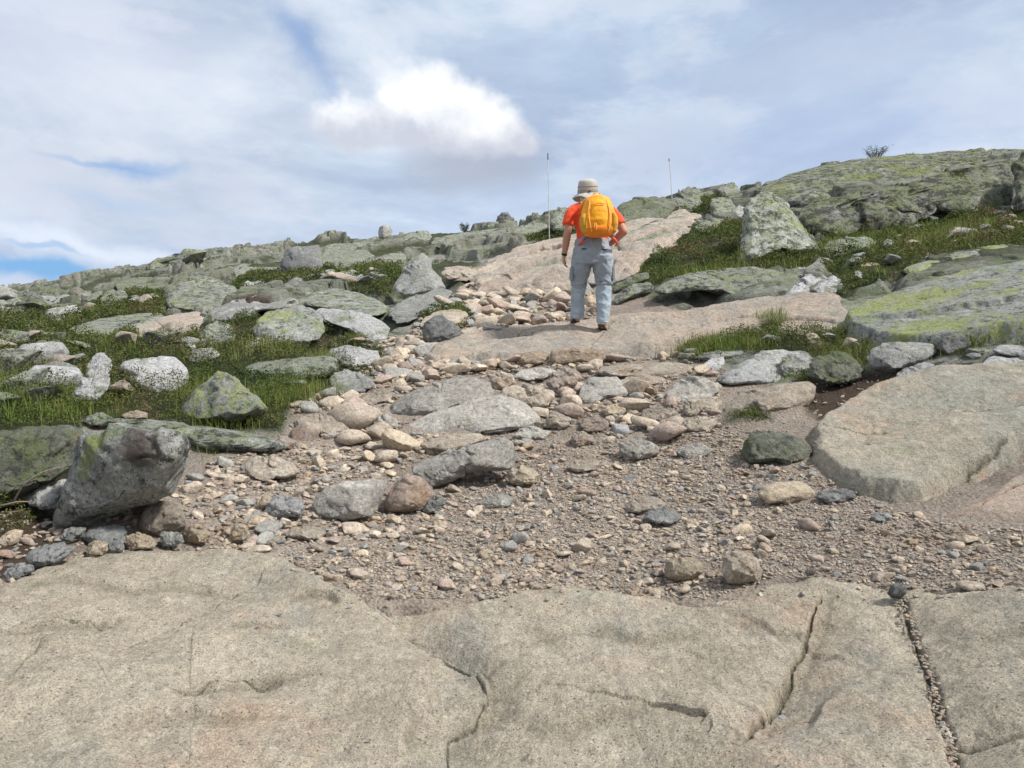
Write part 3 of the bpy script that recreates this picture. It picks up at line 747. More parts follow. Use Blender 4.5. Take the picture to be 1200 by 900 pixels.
ROCKS = [
 # ---- right-hand ridge
 (O, 'long lichened rock outcrop forming the highest part of the right skyline', 'ridge', .85, .35, [(880, 226), (905, 210), (940, 198), (985, 188), (1010, 184), (1060, 180), (1100, 178), (1150, 176), (1200, 176), (1300, 174), (1420, 200), (1420, 250), (1300, 240), (1180, 232), (1080, 240), (1000, 246), (940, 250), (900, 244)], dict(rough=.35, cast_at=(1000, 240))),
 (O, 'rounded yellow-green lichened rock shelf just below the right skyline ridge', 'ridge', .55, .30, [(930, 247), (942, 240), (975, 232), (1020, 223), (1060, 214), (1100, 205), (1140, 195), (1184, 188), (1187, 222), (1150, 231), (1110, 241), (1085, 256), (1050, 268), (1010, 274), (985, 280), (955, 276), (935, 262)], dict(rough=.42, dplus=-.3)),
 (O, 'lichened rock block beyond the dark vertical gap at the far right of the ridge', 'ridge', .4, .5, [(1189, 188), (1200, 178), (1240, 174), (1300, 190), (1310, 230), (1290, 252), (1220, 252), (1191, 248)], dict(rough=.5)),
 (O, 'overhanging rock face darkened as painted shade under the lichened shelf at the right', 'dark', .1, .4, [(1092, 238), (1120, 230), (1150, 222), (1185, 216), (1186, 248), (1150, 254), (1120, 252), (1100, 248)], dict(rough=.4)),  # shadow on the shelf's underside put into the rock colour
 (B, 'small pale rock lying in grass under the dark overhang', 'grey', .3, .8, [(1088, 252), (1095, 244), (1108, 242), (1120, 246), (1121, 252), (1105, 256)], {}),
 (B, 'small grey rock at the foot of the dark vertical gap in the ridge', 'grey', .3, .8, [(1162, 250), (1172, 242), (1184, 241), (1188, 249), (1180, 254)], {}),
 (S, 'low grey rock slab half sunk in grass below the lichened shelf', 'grey', .4, .6, [(1040, 262), (1060, 255), (1085, 252), (1095, 257), (1070, 263), (1050, 266)], {}),
 (B, 'flat-topped pale rock in the grass right of the tall spotted boulder', 'green', .4, .8, [(962, 293), (970, 283), (985, 280), (1012, 278), (1030, 281), (1032, 287), (1028, 296), (1000, 299), (975, 301), (965, 299)], {}),
 (S, 'narrow grey-green rock slab above the big yellow-lichened slab', 'yellow', .6, .35, [(1057, 318), (1066, 311), (1085, 306), (1110, 298), (1140, 291), (1175, 286), (1230, 284), (1240, 298), (1200, 305), (1160, 309), (1120, 316), (1090, 322), (1068, 324)], dict(rough=.4)),
 (S, 'low layered pink slab where the pink bedrock meets the upper rubble', 'pinks', .5, .4, [(556, 342), (566, 330), (590, 322), (615, 318), (640, 318), (646, 326), (630, 336), (605, 342), (580, 346)], dict(rough=.5)),
 (S, 'thin pink rock layer above the low layered pink slab', 'pinks', .6, .4, [(592, 312), (604, 302), (628, 295), (655, 292), (668, 297), (655, 307), (628, 314), (604, 317)], dict(rough=.5)),
 (S, 'grey-green slab topping the pink bedrock right of the yellow backpack', 'green', .6, .4, [(728, 282), (740, 270), (762, 260), (790, 253), (812, 254), (818, 262), (800, 274), (775, 284), (750, 290)], dict(rough=.5)),
 (S, 'pinkish broken slab right of the hips of the walking person', 'pinks', .5, .4, [(716, 318), (722, 303), (738, 294), (756, 292), (762, 300), (752, 312), (738, 322), (722, 326)], dict(rough=.6)),
 (B, 'tall angular spotted boulder standing on the slope right of the walking person', 'spot', .12, .8, [(868, 306), (867, 285), (870, 258), (873, 240), (880, 231), (893, 227), (907, 229), (920, 238), (932, 252), (944, 270), (955, 284), (963, 293), (950, 297), (930, 298), (905, 302), (888, 308), (876, 310)], dict(rough=.45)),
 (B, 'greenish square block left of the tall spotted boulder', 'green', .2, .8, [(832, 233), (845, 230), (858, 234), (863, 242), (860, 254), (848, 256), (834, 254)], dict(rough=.5)),
 (S, 'pale green flat slab below the square block, above the dark shrubs', 'green', .5, .6, [(814, 266), (822, 259), (835, 256), (850, 255), (853, 261), (848, 268), (832, 272), (820, 273)], {}),
 (B, 'dark broad boulder on the skyline just right of the walking person', 'dark', .3, .5, [(720, 252), (724, 243), (732, 236), (745, 231), (760, 230), (775, 231), (788, 234), (792, 245), (785, 256), (765, 262), (740, 264), (724, 262)], dict(rough=.5)),
 (B, 'pointed lichened boulder on the skyline at the foot of the thin right-hand pole', 'green', .3, .7, [(784, 236), (790, 229), (800, 222), (808, 217), (815, 220), (822, 228), (824, 238), (815, 247), (800, 251), (788, 250)], {}),
 (B, 'low grey boulder on the skyline between pointed boulder and the ridge', 'green', .4, .8, [(840, 222), (846, 217), (858, 214), (866, 219), (868, 226), (858, 230), (845, 230)], {}),
 (B, 'small stacked flat stone leaning on the left side of the tall spotted boulder', 'grey', .3, .8, [(858, 246), (866, 240), (874, 243), (876, 250), (868, 255), (860, 253)], {}),
 (B, 'low grey boulder partly hidden behind the left arm of the walking person', 'green', .3, .8, [(644, 262), (646, 252), (652, 246), (662, 243), (678, 243), (690, 250), (690, 268), (665, 272), (648, 271)], {}),
 (S, 'flat skyline slab left of the tall thin pole', 'green', .6, .4, [(598, 276), (606, 266), (622, 262), (638, 261), (646, 266), (644, 274), (620, 280), (604, 281)], {}),
 (S, 'long lichened slab with a sharp lip above the trodden ledge', 'green', .35, .35, [(764, 342), (775, 333), (790, 326), (805, 320), (830, 318), (855, 315), (880, 313), (905, 315), (924, 320), (926, 330), (915, 342), (898, 350), (880, 352), (862, 350), (848, 343), (820, 340), (795, 342), (775, 347)], dict(rough=.4)),
 (S, 'leaning wedge of grey rock right of the knees of the walking person', 'green', .3, .4, [(716, 356), (720, 347), (735, 336), (750, 330), (763, 331), (768, 338), (750, 344), (735, 351), (722, 358)], dict(rough=.5)),
 (S, 'dark slanting slab tucked above the leaning wedge of rock', 'dark', .3, .4, [(718, 344), (722, 332), (738, 324), (758, 319), (762, 326), (745, 333), (730, 340)], dict(rough=.5)),
 (B, 'rounded pink-grey rock left of the walking person between knee and ledge', 'pinkrock', .3, .5, [(620, 334), (628, 325), (645, 317), (662, 314), (674, 318), (674, 332), (662, 339), (640, 341), (626, 340)], dict(rough=.4)),
 (B, 'undercut brown rock with a dark hollow where the pink bedrock begins', 'tan', .3, .5, [(516, 320), (522, 313), (540, 312), (556, 313), (568, 309), (580, 304), (587, 309), (580, 320), (568, 328), (545, 331), (528, 328)], {}),
 # ---- skyline and upper left slope
 (B, 'round boulder perched alone on the left skyline', 'grey', 0, .9, [(443, 273), (445, 266), (450, 263), (456, 265), (460, 270), (459, 277), (450, 280), (444, 279)], dict(rough=.6)),
 (B, 'small blocky boulder on the skyline left of the tall thin pole', 'darkgrey', 0, .9, [(580, 262), (583, 254), (589, 249), (597, 250), (602, 255), (603, 265), (592, 268), (582, 267)], dict(rough=.6)),
 (S, 'broad skyline slab between round boulder and small skyline shrub', 'green', .5, .4, [(470, 282), (478, 273), (495, 270), (503, 271), (506, 280), (495, 284), (480, 285)], {}),
 (S, 'long flat skyline rock shelf running below the small skyline shrub', 'green', .7, .3, [(500, 284), (515, 278), (545, 272), (580, 268), (605, 266), (608, 276), (580, 284), (545, 290), (515, 291)], dict(rough=.4)),
 (B, 'big square-shouldered boulder standing up against the left skyline', 'darkgrey', .15, .7, [(328, 312), (332, 300), (338, 291), (348, 288), (365, 286), (374, 287), (377, 296), (378, 312), (372, 320), (350, 322), (333, 323)], dict(rough=.4)),
 (S, 'sloping green slab touching the right side of the big square boulder', 'green', .5, .4, [(376, 300), (382, 288), (395, 284), (412, 285), (428, 291), (440, 300), (432, 308), (412, 311), (390, 312), (378, 311)], dict(rough=.5)),
 (S, 'flat green slab left of the pyramid boulder with square right end', 'green', .5, .5, [(424, 309), (436, 303), (452, 298), (474, 296), (477, 304), (465, 310), (440, 314), (428, 315)], dict(rough=.5)),
 (B, 'small block in front of the two green slabs', 'green', .3, .6, [(389, 312), (393, 306), (408, 306), (416, 311), (412, 317), (395, 319)], {}),
 (S, 'long pale slab rising behind the big square boulder', 'green', .75, .35, [(262, 318), (280, 310), (305, 303), (330, 296), (334, 306), (328, 316), (300, 322), (275, 325)], dict(rough=.4)),
 (B, 'grey pyramid-shaped boulder at the left edge of the path', 'grey', .1, .8, [(460, 340), (464, 329), (472, 316), (479, 306), (488, 299), (495, 297), (502, 302), (508, 314), (516, 326), (522, 337), (512, 343), (490, 346), (470, 346)], dict(rough=.5)),
 (B, 'dome-shaped green lichened boulder on the upper left slope', 'green', .25, .7, [(194, 354), (198, 345), (206, 335), (222, 329), (240, 324), (258, 326), (272, 334), (283, 346), (288, 355), (275, 361), (245, 364), (215, 364), (200, 362)], dict(rough=.4)),
 (B, 'split boulder with shaded right half on the far left slope', 'green', .2, .7, [(118, 351), (121, 343), (132, 339), (144, 340), (150, 347), (146, 357), (134, 362), (122, 361)], {}),
 (B, 'pair-like low boulder left of the split boulder', 'green', .3, .7, [(101, 350), (108, 343), (120, 341), (122, 350), (114, 356), (104, 356)], {}),
 (B, 'small far grey boulder beside dark low shrubs on left slope', 'grey', .3, .8, [(62, 355), (68, 347), (80, 345), (95, 350), (94, 357), (78, 360), (66, 360)], {}),
 (S, 'dark green wall-like slab on the upper left slope', 'dark', .3, .4, [(134, 334), (140, 327), (165, 325), (195, 325), (222, 328), (220, 336), (205, 343), (180, 345), (150, 344), (138, 341)], dict(rough=.5)),
 (S, 'layered grey-green slab left of the small pink bedrock patch', 'green', .7, .3, [(72, 392), (85, 383), (105, 376), (130, 371), (165, 367), (195, 367), (192, 373), (170, 380), (150, 388), (140, 396), (115, 398), (88, 397)], dict(rough=.4)),
 (B, 'low grey boulder in heath near the left edge', 'grey', .4, .8, [(27, 382), (35, 377), (48, 378), (53, 384), (48, 390), (33, 390)], {}),
 (S, 'dark-fronted flat boulder right of the dome-shaped boulder', 'grey', .3, .4, [(237, 376), (244, 364), (262, 356), (282, 351), (310, 348), (335, 347), (350, 351), (350, 359), (330, 363), (308, 364), (290, 372), (262, 378), (245, 380)], dict(rough=.5)),
 (B, 'rough yellowish lichened rock by the small pink bedrock patch', 'spot', .3, .6, [(226, 402), (232, 391), (243, 382), (256, 377), (268, 381), (277, 391), (272, 402), (255, 407), (238, 407)], {}),
 (B, 'round-backed yellow-green boulder amid grass on the left', 'yellow', .2, .7, [(296, 388), (300, 376), (312, 366), (330, 359), (352, 357), (368, 361), (377, 372), (380, 388), (374, 399), (350, 406), (322, 408), (303, 402)], dict(rough=.35)),
 (S, 'long smooth lichened slab above the pale cracked slab', 'green', .5, .4, [(353, 356), (362, 345), (376, 338), (395, 338), (415, 342), (436, 349), (452, 357), (454, 366), (440, 371), (415, 368), (390, 362), (368, 360)], dict(rough=.4)),
 (S, 'pale furrowed slab with a dark hollow beneath its front', 'white', .35, .4, [(366, 366), (376, 361), (395, 363), (412, 366), (432, 369), (448, 376), (456, 385), (454, 397), (440, 402), (425, 394), (408, 386), (388, 380), (372, 376)], dict(rough=.4)),
 (S, 'flat grey rock above the dark triangular boulder', 'grey', .6, .4, [(454, 368), (462, 358), (478, 349), (498, 343), (518, 337), (530, 342), (524, 353), (508, 364), (492, 372), (474, 378), (458, 377)], dict(rough=.4)),
 (S, 'smooth pale slab lying against the top of the dark triangular boulder', 'tan', .5, .5, [(490, 382), (498, 371), (512, 364), (532, 362), (546, 365), (552, 372), (545, 381), (525, 386), (505, 388)], dict(rough=.4)),
 (B, 'dark blue-grey triangular boulder beside the left edge of the ledge', 'darkgrey', .1, .8, [(494, 388), (497, 378), (508, 371), (518, 369), (530, 376), (538, 386), (540, 394), (530, 401), (512, 404), (499, 404), (495, 398)], dict(rough=.5)),
 (S, 'long pale rock bar pointing to the round-backed yellow-green boulder', 'white', .5, .5, [(280, 411), (292, 401), (312, 393), (338, 386), (351, 388), (346, 397), (325, 405), (300, 412), (286, 415)], {}),
 (B, 'low rough grey boulder under the pale furrowed slab', 'white', .3, .6, [(378, 418), (386, 408), (402, 405), (425, 407), (442, 412), (446, 421), (434, 430), (412, 433), (394, 428)], {}),
 (S, 'long rounded grey slab lying across the grass on the left', 'green', .3, .4, [(280, 440), (284, 430), (300, 424), (330, 420), (360, 418), (385, 416), (396, 421), (398, 431), (385, 440), (358, 445), (325, 447), (298, 446)], dict(rough=.35)),
 (S, 'grey slab corner overhanging dark soil left of the path', 'grey', .5, .5, [(386, 446), (392, 438), (404, 433), (420, 436), (436, 443), (440, 451), (428, 459), (408, 464), (392, 461)], {}),
 (B, 'pale mottled boulder in heather left of the grass', 'white', .3, .6, [(138, 430), (145, 423), (160, 420), (185, 418), (205, 417), (215, 425), (223, 438), (222, 450), (210, 459), (185, 462), (165, 458), (152, 448), (150, 438)], dict(rough=.4)),
 (B, 'pale weathered boulder left of the mottled one, upright upper piece', 'white', .2, .6, [(99, 440), (103, 426), (112, 415), (122, 414), (129, 421), (130, 434), (124, 444), (110, 448)], {}),
 (B, 'white cracked boulder low in heather at the left, lower piece', 'white', .2, .6, [(83, 468), (88, 455), (98, 445), (112, 440), (128, 438), (131, 450), (122, 462), (110, 472), (95, 478), (85, 477)], {}),
 (B, 'lichened rounded boulder with yellow top beside the path at left', 'yellow', .1, .8, [(211, 490), (215, 477), (224, 463), (238, 450), (252, 440), (264, 436), (275, 441), (288, 454), (302, 467), (313, 479), (305, 489), (285, 494), (262, 498), (240, 500), (220, 499)], dict(rough=.4)),
 # ---- bottom-left pile
 (S, 'long flat green-topped slab behind the big overhanging boulder', 'green', .5, .35, [(95, 510), (105, 498), (130, 490), (170, 491), (210, 495), (260, 502), (310, 511), (345, 520), (330, 530), (290, 531), (250, 530), (220, 524), (180, 514), (130, 512)], dict(rough=.35)),
 (B, 'big grey overhanging boulder with dark stain and yellow lichen edge', 'over', -.12, .7, [(62, 605), (68, 585), (78, 560), (86, 535), (94, 510), (108, 502), (130, 500), (160, 501), (195, 504), (220, 511), (224, 524), (218, 545), (208, 562), (200, 580), (180, 588), (162, 592), (142, 600), (122, 610), (98, 618), (74, 622), (62, 618)], dict(rough=.32, blocky=.5, facets=4)),
 (B, 'dark green boulder at the left edge under heather', 'dark', .1, .7, [(-60, 570), (-50, 530), (-20, 508), (10, 503), (40, 498), (75, 498), (96, 504), (98, 515), (88, 530), (85, 548), (70, 560), (45, 572), (10, 590), (-30, 592)], dict(rough=.4)),
 (B, 'lichened block wedged between dark green boulder and overhanging boulder', 'yellow', .2, .7, [(66, 520), (72, 510), (88, 500), (100, 500), (108, 508), (104, 522), (90, 530), (75, 528)], {}),
 (B, 'small mossy hump of rock on top of the long flat slab', 'green', .2, .8, [(96, 494), (104, 487), (118, 484), (132, 488), (138, 495), (120, 499), (104, 499)], {}),
 (T_, 'orange-tan stone resting on top of the long flat slab', 'cream', .3, .7, [(142, 487), (150, 482), (164, 481), (173, 484), (172, 490), (158, 493), (146, 491)], {}),
 (B, 'pale smooth rock poking out left of the overhanging boulder', 'white', .2, .7, [(28, 583), (38, 572), (55, 566), (76, 561), (84, 570), (78, 585), (66, 597), (48, 597), (34, 592)], {}),
 (B, 'large tan rounded boulder at the foot of the overhanging boulder', 'tan', .15, .8, [(161, 618), (164, 606), (172, 593), (184, 586), (198, 588), (210, 594), (218, 606), (216, 618), (204, 627), (186, 630), (168, 628)], dict(rough=.5)),
 (B, 'angular tan rock leaning behind the large tan boulder', 'tan', .15, .8, [(151, 588), (154, 579), (164, 574), (176, 576), (188, 584), (193, 592), (180, 600), (162, 603), (154, 598)], {}),
 (T_, 'round orange-tan cobble in front of the large tan boulder', 'cream', .15, .8, [(144, 637), (148, 628), (160, 624), (174, 626), (183, 633), (181, 641), (168, 646), (152, 646)], {}),
 (T_, 'flat slate-blue stone left of the orange-tan cobble', 'blue', .3, .7, [(96, 630), (104, 621), (122, 617), (146, 616), (151, 623), (147, 634), (130, 640), (108, 640)], {}),
 (T_, 'dark slate wedge under the flat slate-blue stone', 'blue', .2, .7, [(121, 645), (126, 636), (140, 631), (147, 634), (144, 645), (135, 652), (124, 652)], {}),
 (T_, 'small tan stone under the flat slate-blue stone', 'cream', .2, .7, [(100, 646), (104, 637), (116, 632), (127, 636), (126, 646), (112, 652), (102, 652)], {}),
 (T_, 'grey-green flat stone near the lower left edge', 'blue', .3, .6, [(31, 655), (38, 645), (52, 638), (72, 637), (87, 641), (82, 652), (65, 661), (44, 665), (34, 662)], {}),
 (T_, 'small grey flat stone lowest at the left edge', 'blue', .3, .6, [(3, 673), (8, 665), (22, 660), (38, 662), (41, 669), (28, 676), (10, 681)], {}),
 (T_, 'pale flat stone left of the slate-blue stone', 'grey', .3, .6, [(70, 630), (76, 622), (92, 617), (101, 619), (97, 628), (84, 634), (74, 634)], {}),
 (T_, 'tan egg-shaped cobble at the rim of the foreground bedrock', 'cream', .1, .8, [(214, 628), (218, 618), (230, 614), (243, 618), (248, 627), (242, 635), (226, 638), (216, 635)], {}),
 (T_, 'squarish grey stone left of the tan egg-shaped cobble', 'grey', .1, .8, [(188, 636), (191, 624), (203, 622), (214, 626), (215, 635), (204, 640), (192, 641)], {}),
 (T_, 'square whitish cobble right of the tan egg-shaped one', 'cream', .1, .8, [(269, 628), (271, 617), (280, 613), (290, 616), (292, 626), (287, 634), (273, 634)], {}),
 # ---- stones in the path
 (S, 'long pale flat slab lying left of the path below grass', 'tan', .6, .5, [(342, 500), (347, 490), (362, 485), (385, 484), (402, 491), (411, 499), (405, 507), (385, 510), (360, 508)], {}),
 (S, 'upper grey-brown bedrock hump in mid path', 'pathgrey', .35, .4, [(452, 486), (462, 472), (482, 460), (508, 450), (535, 442), (558, 441), (575, 447), (582, 458), (578, 468), (552, 474), (525, 482), (500, 490), (472, 492)], dict(rough=.35)),
 (S, 'broad grey sloping slab in the very middle of the path', 'pathgrey', .5, .35, [(468, 506), (482, 495), (505, 484), (530, 474), (560, 467), (588, 462), (600, 465), (615, 472), (630, 484), (634, 494), (620, 503), (590, 506), (550, 508), (505, 510)], dict(rough=.3)),
 (B, 'long undercut block with smooth top and deep shadow at its right end', 'pathgrey', .2, .45, [(476, 552), (490, 541), (520, 532), (555, 522), (590, 512), (600, 518), (606, 535), (603, 550), (585, 552), (565, 552), (540, 556), (520, 568), (505, 572), (488, 564)], dict(rough=.35)),
 (B, 'flat-faced grey boulder leaning right beside the gravel', 'pathgrey', .15, .5, [(365, 592), (372, 580), (386, 569), (405, 563), (430, 561), (454, 562), (456, 570), (450, 582), (440, 598), (430, 608), (410, 611), (388, 609), (370, 602)], dict(rough=.35)),
 (B, 'rounded purple-grey boulder right of the flat-faced one', 'pinkrock', .1, .7, [(449, 592), (455, 578), (465, 563), (478, 555), (492, 557), (504, 568), (511, 580), (506, 592), (490, 600), (470, 602), (455, 600)], dict(rough=.4)),
 (T_, 'small pale wedge stone against the purple-grey boulder', 'grey', .1, .7, [(495, 599), (499, 588), (508, 579), (518, 582), (523, 590), (515, 599), (502, 602)], {}),
 (B, 'whitish rounded boulder left of the flat-faced grey boulder', 'white', .1, .8, [(309, 600), (313, 589), (324, 580), (338, 578), (350, 583), (358, 594), (354, 604), (335, 608), (318, 607)], {}),
 (S, 'pale slab beside the path on the left under the long flat slab', 'tan', .5, .5, [(281, 548), (287, 538), (305, 534), (328, 537), (346, 545), (351, 553), (335, 560), (305, 562), (288, 558)], {}),
 (T_, 'tan stone between pale slab and whitish rounded boulder', 'cream', .1, .8, [(303, 590), (308, 580), (318, 578), (322, 587), (316, 596), (306, 597)], {}),
 (T_, 'smooth cream oval stone right of the undercut block', 'cream', .1, .8, [(593, 558), (599, 549), (612, 545), (625, 549), (632, 557), (627, 565), (612, 569), (598, 567)], {}),
 (S, 'flat squared grey block with shadowed front, centre of the path', 'pathgrey', .45, .55, [(678, 466), (682, 452), (690, 443), (705, 441), (722, 441), (732, 452), (736, 461), (728, 467), (708, 468), (694, 474), (682, 475)], dict(rough=.35)),
 (B, 'brown rock with dark hollow left of the flat squared block', 'tan', .2, .5, [(582, 464), (592, 455), (612, 450), (632, 452), (648, 457), (653, 466), (645, 477), (625, 480), (600, 474)], {}),
 (B, 'angular brown boulder above the rock with dark hollow', 'pinkrock', .2, .6, [(640, 448), (646, 436), (660, 431), (674, 434), (681, 443), (674, 454), (660, 459), (648, 457)], {}),
 (B, 'rounded pinkish stone above the middle slab', 'tan', .1, .8, [(572, 449), (576, 439), (588, 435), (600, 440), (606, 449), (596, 456), (580, 457)], {}),
 (S, 'long flat stone step below the trodden ledge', 'tan', .4, .35, [(695, 438), (705, 430), (735, 427), (770, 425), (800, 425), (814, 429), (812, 436), (790, 441), (750, 443), (715, 443)], dict(rough=.4)),
 (S, 'second flat stone step, nearer than the long one', 'tan', .4, .4, [(722, 448), (735, 441), (758, 440), (778, 443), (780, 449), (760, 453), (735, 455)], {}),
 (S, 'squared ledge stone fitted under the front edge of the trodden ledge', 'walk_r', .15, .35, [(645, 424), (645, 411), (660, 408), (690, 409), (712, 411), (716, 420), (700, 426), (670, 427), (650, 428)], dict(rough=.3, facets=3)),
 (S, 'left squared ledge stone under the trodden ledge beside a dark gap', 'walk_r', .15, .4, [(604, 421), (608, 414), (625, 412), (642, 413), (643, 422), (630, 427), (612, 427)], dict(rough=.3, facets=3)),
 (S, 'blue-grey topped boulder in the rubble right of the squared block', 'pathgrey', .35, .5, [(776, 464), (784, 453), (798, 444), (818, 443), (836, 449), (842, 458), (834, 466), (812, 471), (790, 470)], {}),
 (S, 'wide pale cracked slab at the right side of the path', 'white', .5, .4, [(836, 446), (852, 436), (872, 424), (892, 412), (920, 407), (945, 412), (953, 420), (950, 434), (938, 446), (915, 450), (885, 450), (855, 452)], dict(rough=.3)),
 (B, 'pale rock lump in the grass left of the wide cracked slab', 'white', .3, .6, [(824, 428), (832, 420), (848, 418), (850, 427), (842, 434), (830, 434)], {}),
 (S, 'thin pale slab edge in grass above the pale rock lump', 'grey', .4, .5, [(812, 420), (822, 414), (845, 411), (872, 411), (875, 416), (852, 421), (828, 424)], {}),
 (B, 'broad tan boulder with undercut front near the sloping bedrock', 'tan', .25, .5, [(845, 482), (855, 470), (868, 460), (888, 455), (915, 449), (945, 447), (956, 453), (956, 466), (945, 478), (925, 484), (900, 487), (865, 489), (850, 488)], dict(rough=.35)),
 (S, 'long low stone kerb-like in rubble left of the tan boulder', 'tan', .3, .4, [(798, 500), (803, 492), (822, 489), (840, 490), (842, 498), (828, 505), (806, 506)], {}),
 (T_, 'angular tan stone standing beside the long low stone', 'tan', .1, .7, [(801, 484), (801, 469), (812, 465), (824, 467), (828, 476), (818, 485), (808, 490)], {}),
 (S, 'flat light stone with shaded end in the middle rubble', 'tan', .35, .5, [(751, 494), (752, 481), (764, 478), (780, 479), (790, 484), (782, 492), (766, 496)], {}),
 (B, 'greenish blunt boulder alone in the gravel at centre right', 'pathgrey', .15, .7, [(725, 532), (727, 520), (740, 515), (757, 516), (770, 522), (771, 533), (755, 538), (735, 539)], {}),
 (T_, 'brownish rounded stone left of the greenish blunt boulder', 'pinkrock', .1, .8, [(667, 518), (672, 508), (684, 505), (695, 510), (696, 518), (684, 524), (672, 524)], {}),
 (T_, 'oval cream stone below the flat squared block', 'cream', .2, .8, [(704, 482), (708, 476), (722, 474), (735, 477), (735, 484), (722, 488), (709, 488)], {}),
 (S, 'flat brownish slab left of the oval cream stone', 'pinkrock', .3, .6, [(679, 500), (684, 491), (700, 487), (713, 493), (714, 502), (700, 508), (686, 507)], {}),
 (B, 'dark mossy boulder at the right of the gravel', 'dark', .1, .7, [(870, 532), (872, 516), (882, 507), (902, 504), (925, 508), (945, 516), (955, 530), (950, 541), (930, 546), (900, 546), (878, 542)], dict(rough=.4)),
 (S, 'rough-topped pale flat stone below the dark mossy boulder', 'cream', .25, .6, [(889, 580), (892, 570), (908, 565), (930, 563), (950, 568), (958, 577), (950, 587), (925, 592), (900, 591)], dict(rough=.4)),
 (T_, 'flat slate-grey stone touching the rough pale flat stone', 'blue', .3, .6, [(954, 583), (960, 576), (978, 573), (998, 575), (1003, 582), (992, 589), (968, 590)], {}),
 (T_, 'thin slate-grey plate in the gravel below the orange bedrock', 'blue', .4, .5, [(1020, 606), (1028, 600), (1042, 601), (1048, 607), (1036, 611), (1024, 611)], {}),
 (S, 'pale flat slab half buried in the middle gravel', 'tan', .5, .5, [(731, 598), (738, 586), (755, 580), (770, 582), (782, 591), (770, 598), (748, 602)], {}),
 (S, 'blue-grey flat slab half buried next to the pale one', 'blue', .5, .5, [(752, 608), (758, 599), (775, 595), (790, 598), (800, 606), (792, 613), (768, 615)], {}),
 (T_, 'oblong orange-tan cobble at the edge of the foreground bedrock', 'cream', .05, .8, [(777, 667), (781, 656), (796, 652), (814, 653), (826, 660), (824, 671), (812, 679), (792, 682), (780, 677)], dict(rough=.5)),
 (T_, 'chunky brown-grey cobble right of the oblong orange-tan one', 'tan', .05, .8, [(845, 668), (847, 654), (858, 646), (874, 645), (887, 655), (894, 668), (888, 681), (868, 687), (852, 683)], dict(rough=.5)),
 (T_, 'small black stone lodged at the head of the long dark crack', 'darkgrey', .05, .8, [(1040, 695), (1043, 686), (1052, 682), (1061, 686), (1063, 696), (1054, 702), (1044, 701)], dict(rough=.5)),
 (T_, 'small dark stone at the gravel edge left of the long crack', 'darkgrey', .05, .8, [(943, 671), (946, 666), (953, 665), (957, 669), (954, 674), (946, 675)], {}),
 # ---- further flat rocks set in the path
 (S, 'flat pinkish layered rock just below the broad grey middle slab', 'tan', .6, .5, [(492, 526), (505, 514), (530, 508), (560, 508), (572, 514), (555, 523), (525, 530)], dict(rough=.6)),
 (S, 'small flat beige rock between undercut block and middle rubble', 'pathgrey', .5, .6, [(600, 512), (610, 503), (628, 500), (644, 506), (640, 514), (618, 518)], {}),
 (S, 'flat pale rock in the gravel right of the smooth cream oval stone', 'tan', .5, .6, [(664, 548), (672, 539), (690, 536), (702, 542), (698, 551), (678, 554)], {}),
 (S, 'angular beige plate in the gravel below the undercut block', 'pathgrey', .5, .6, [(560, 590), (570, 580), (590, 577), (604, 584), (598, 593), (576, 596)], {}),
 (S, 'worn tan plate at the left rim of the gravel under the flat-faced boulder', 'tan', .5, .6, [(330, 628), (342, 618), (366, 616), (384, 622), (376, 632), (350, 635)], {}),
 (S, 'low pinkish plate near the long pale flat slab at left', 'pinkrock', .5, .6, [(300, 522), (312, 513), (335, 511), (350, 518), (340, 526), (315, 528)], {}),
 (S, 'broad tan flat rock above the broad grey middle slab, left end', 'tan', .5, .6, [(420, 470), (430, 460), (450, 455), (464, 462), (455, 472), (435, 476)], {}),
 (S, 'tilted beige slab under the blue-grey topped boulder', 'tan', .4, .6, [(806, 478), (815, 468), (838, 466), (850, 473), (842, 482), (822, 486)], {}),
 (S, 'half-sunk grey plate right of the greenish blunt boulder', 'pathgrey', .5, .6, [(790, 530), (800, 522), (822, 520), (836, 527), (826, 535), (804, 537)], {}),
 (S, 'long beige slab between ledge stones and the flat squared block', 'pathgrey', .5, .45, [(600, 442), (612, 433), (636, 430), (652, 434), (644, 442), (622, 446)], {}),
 (B, 'angular tan rock at the right end of the broad grey middle slab', 'tan', .2, .7, [(636, 500), (640, 489), (654, 484), (668, 490), (670, 499), (656, 505)], {}),
 (B, 'blocky beige rock left of the broad grey middle slab', 'pathgrey', .2, .7, [(436, 500), (440, 489), (452, 484), (466, 490), (466, 500), (452, 505)], {}),
 # ---- right, below the big lichened slab
 (B, 'dark-crusted grey boulder under the big yellow-lichened slab', 'grey', .2, .6, [(1015, 420), (1020, 408), (1035, 402), (1065, 401), (1094, 403), (1098, 414), (1085, 424), (1062, 432), (1040, 438), (1022, 434)], dict(rough=.4)),
 (B, 'pale oblong rock in front of the dark-crusted boulder', 'white', .2, .6, [(1042, 448), (1048, 438), (1062, 430), (1082, 424), (1094, 428), (1094, 438), (1080, 450), (1062, 456), (1047, 457)], {}),
 (B, 'small triangular pale boulder right of the pale oblong rock', 'grey', .2, .7, [(1094, 442), (1098, 431), (1108, 424), (1120, 427), (1133, 438), (1128, 447), (1112, 450), (1098, 450)], {}),
 (B, 'blue-grey boulder tucked against the yellow-lichened slab in heather', 'darkgrey', .2, .7, [(1100, 408), (1104, 396), (1115, 390), (1130, 392), (1142, 400), (1140, 410), (1125, 416), (1108, 416)], {}),
 (S, 'pale pointed slab at the right edge above the sloping bedrock', 'white', .4, .5, [(1146, 432), (1153, 422), (1165, 416), (1190, 421), (1230, 430), (1215, 438), (1180, 437), (1155, 437)], {}),
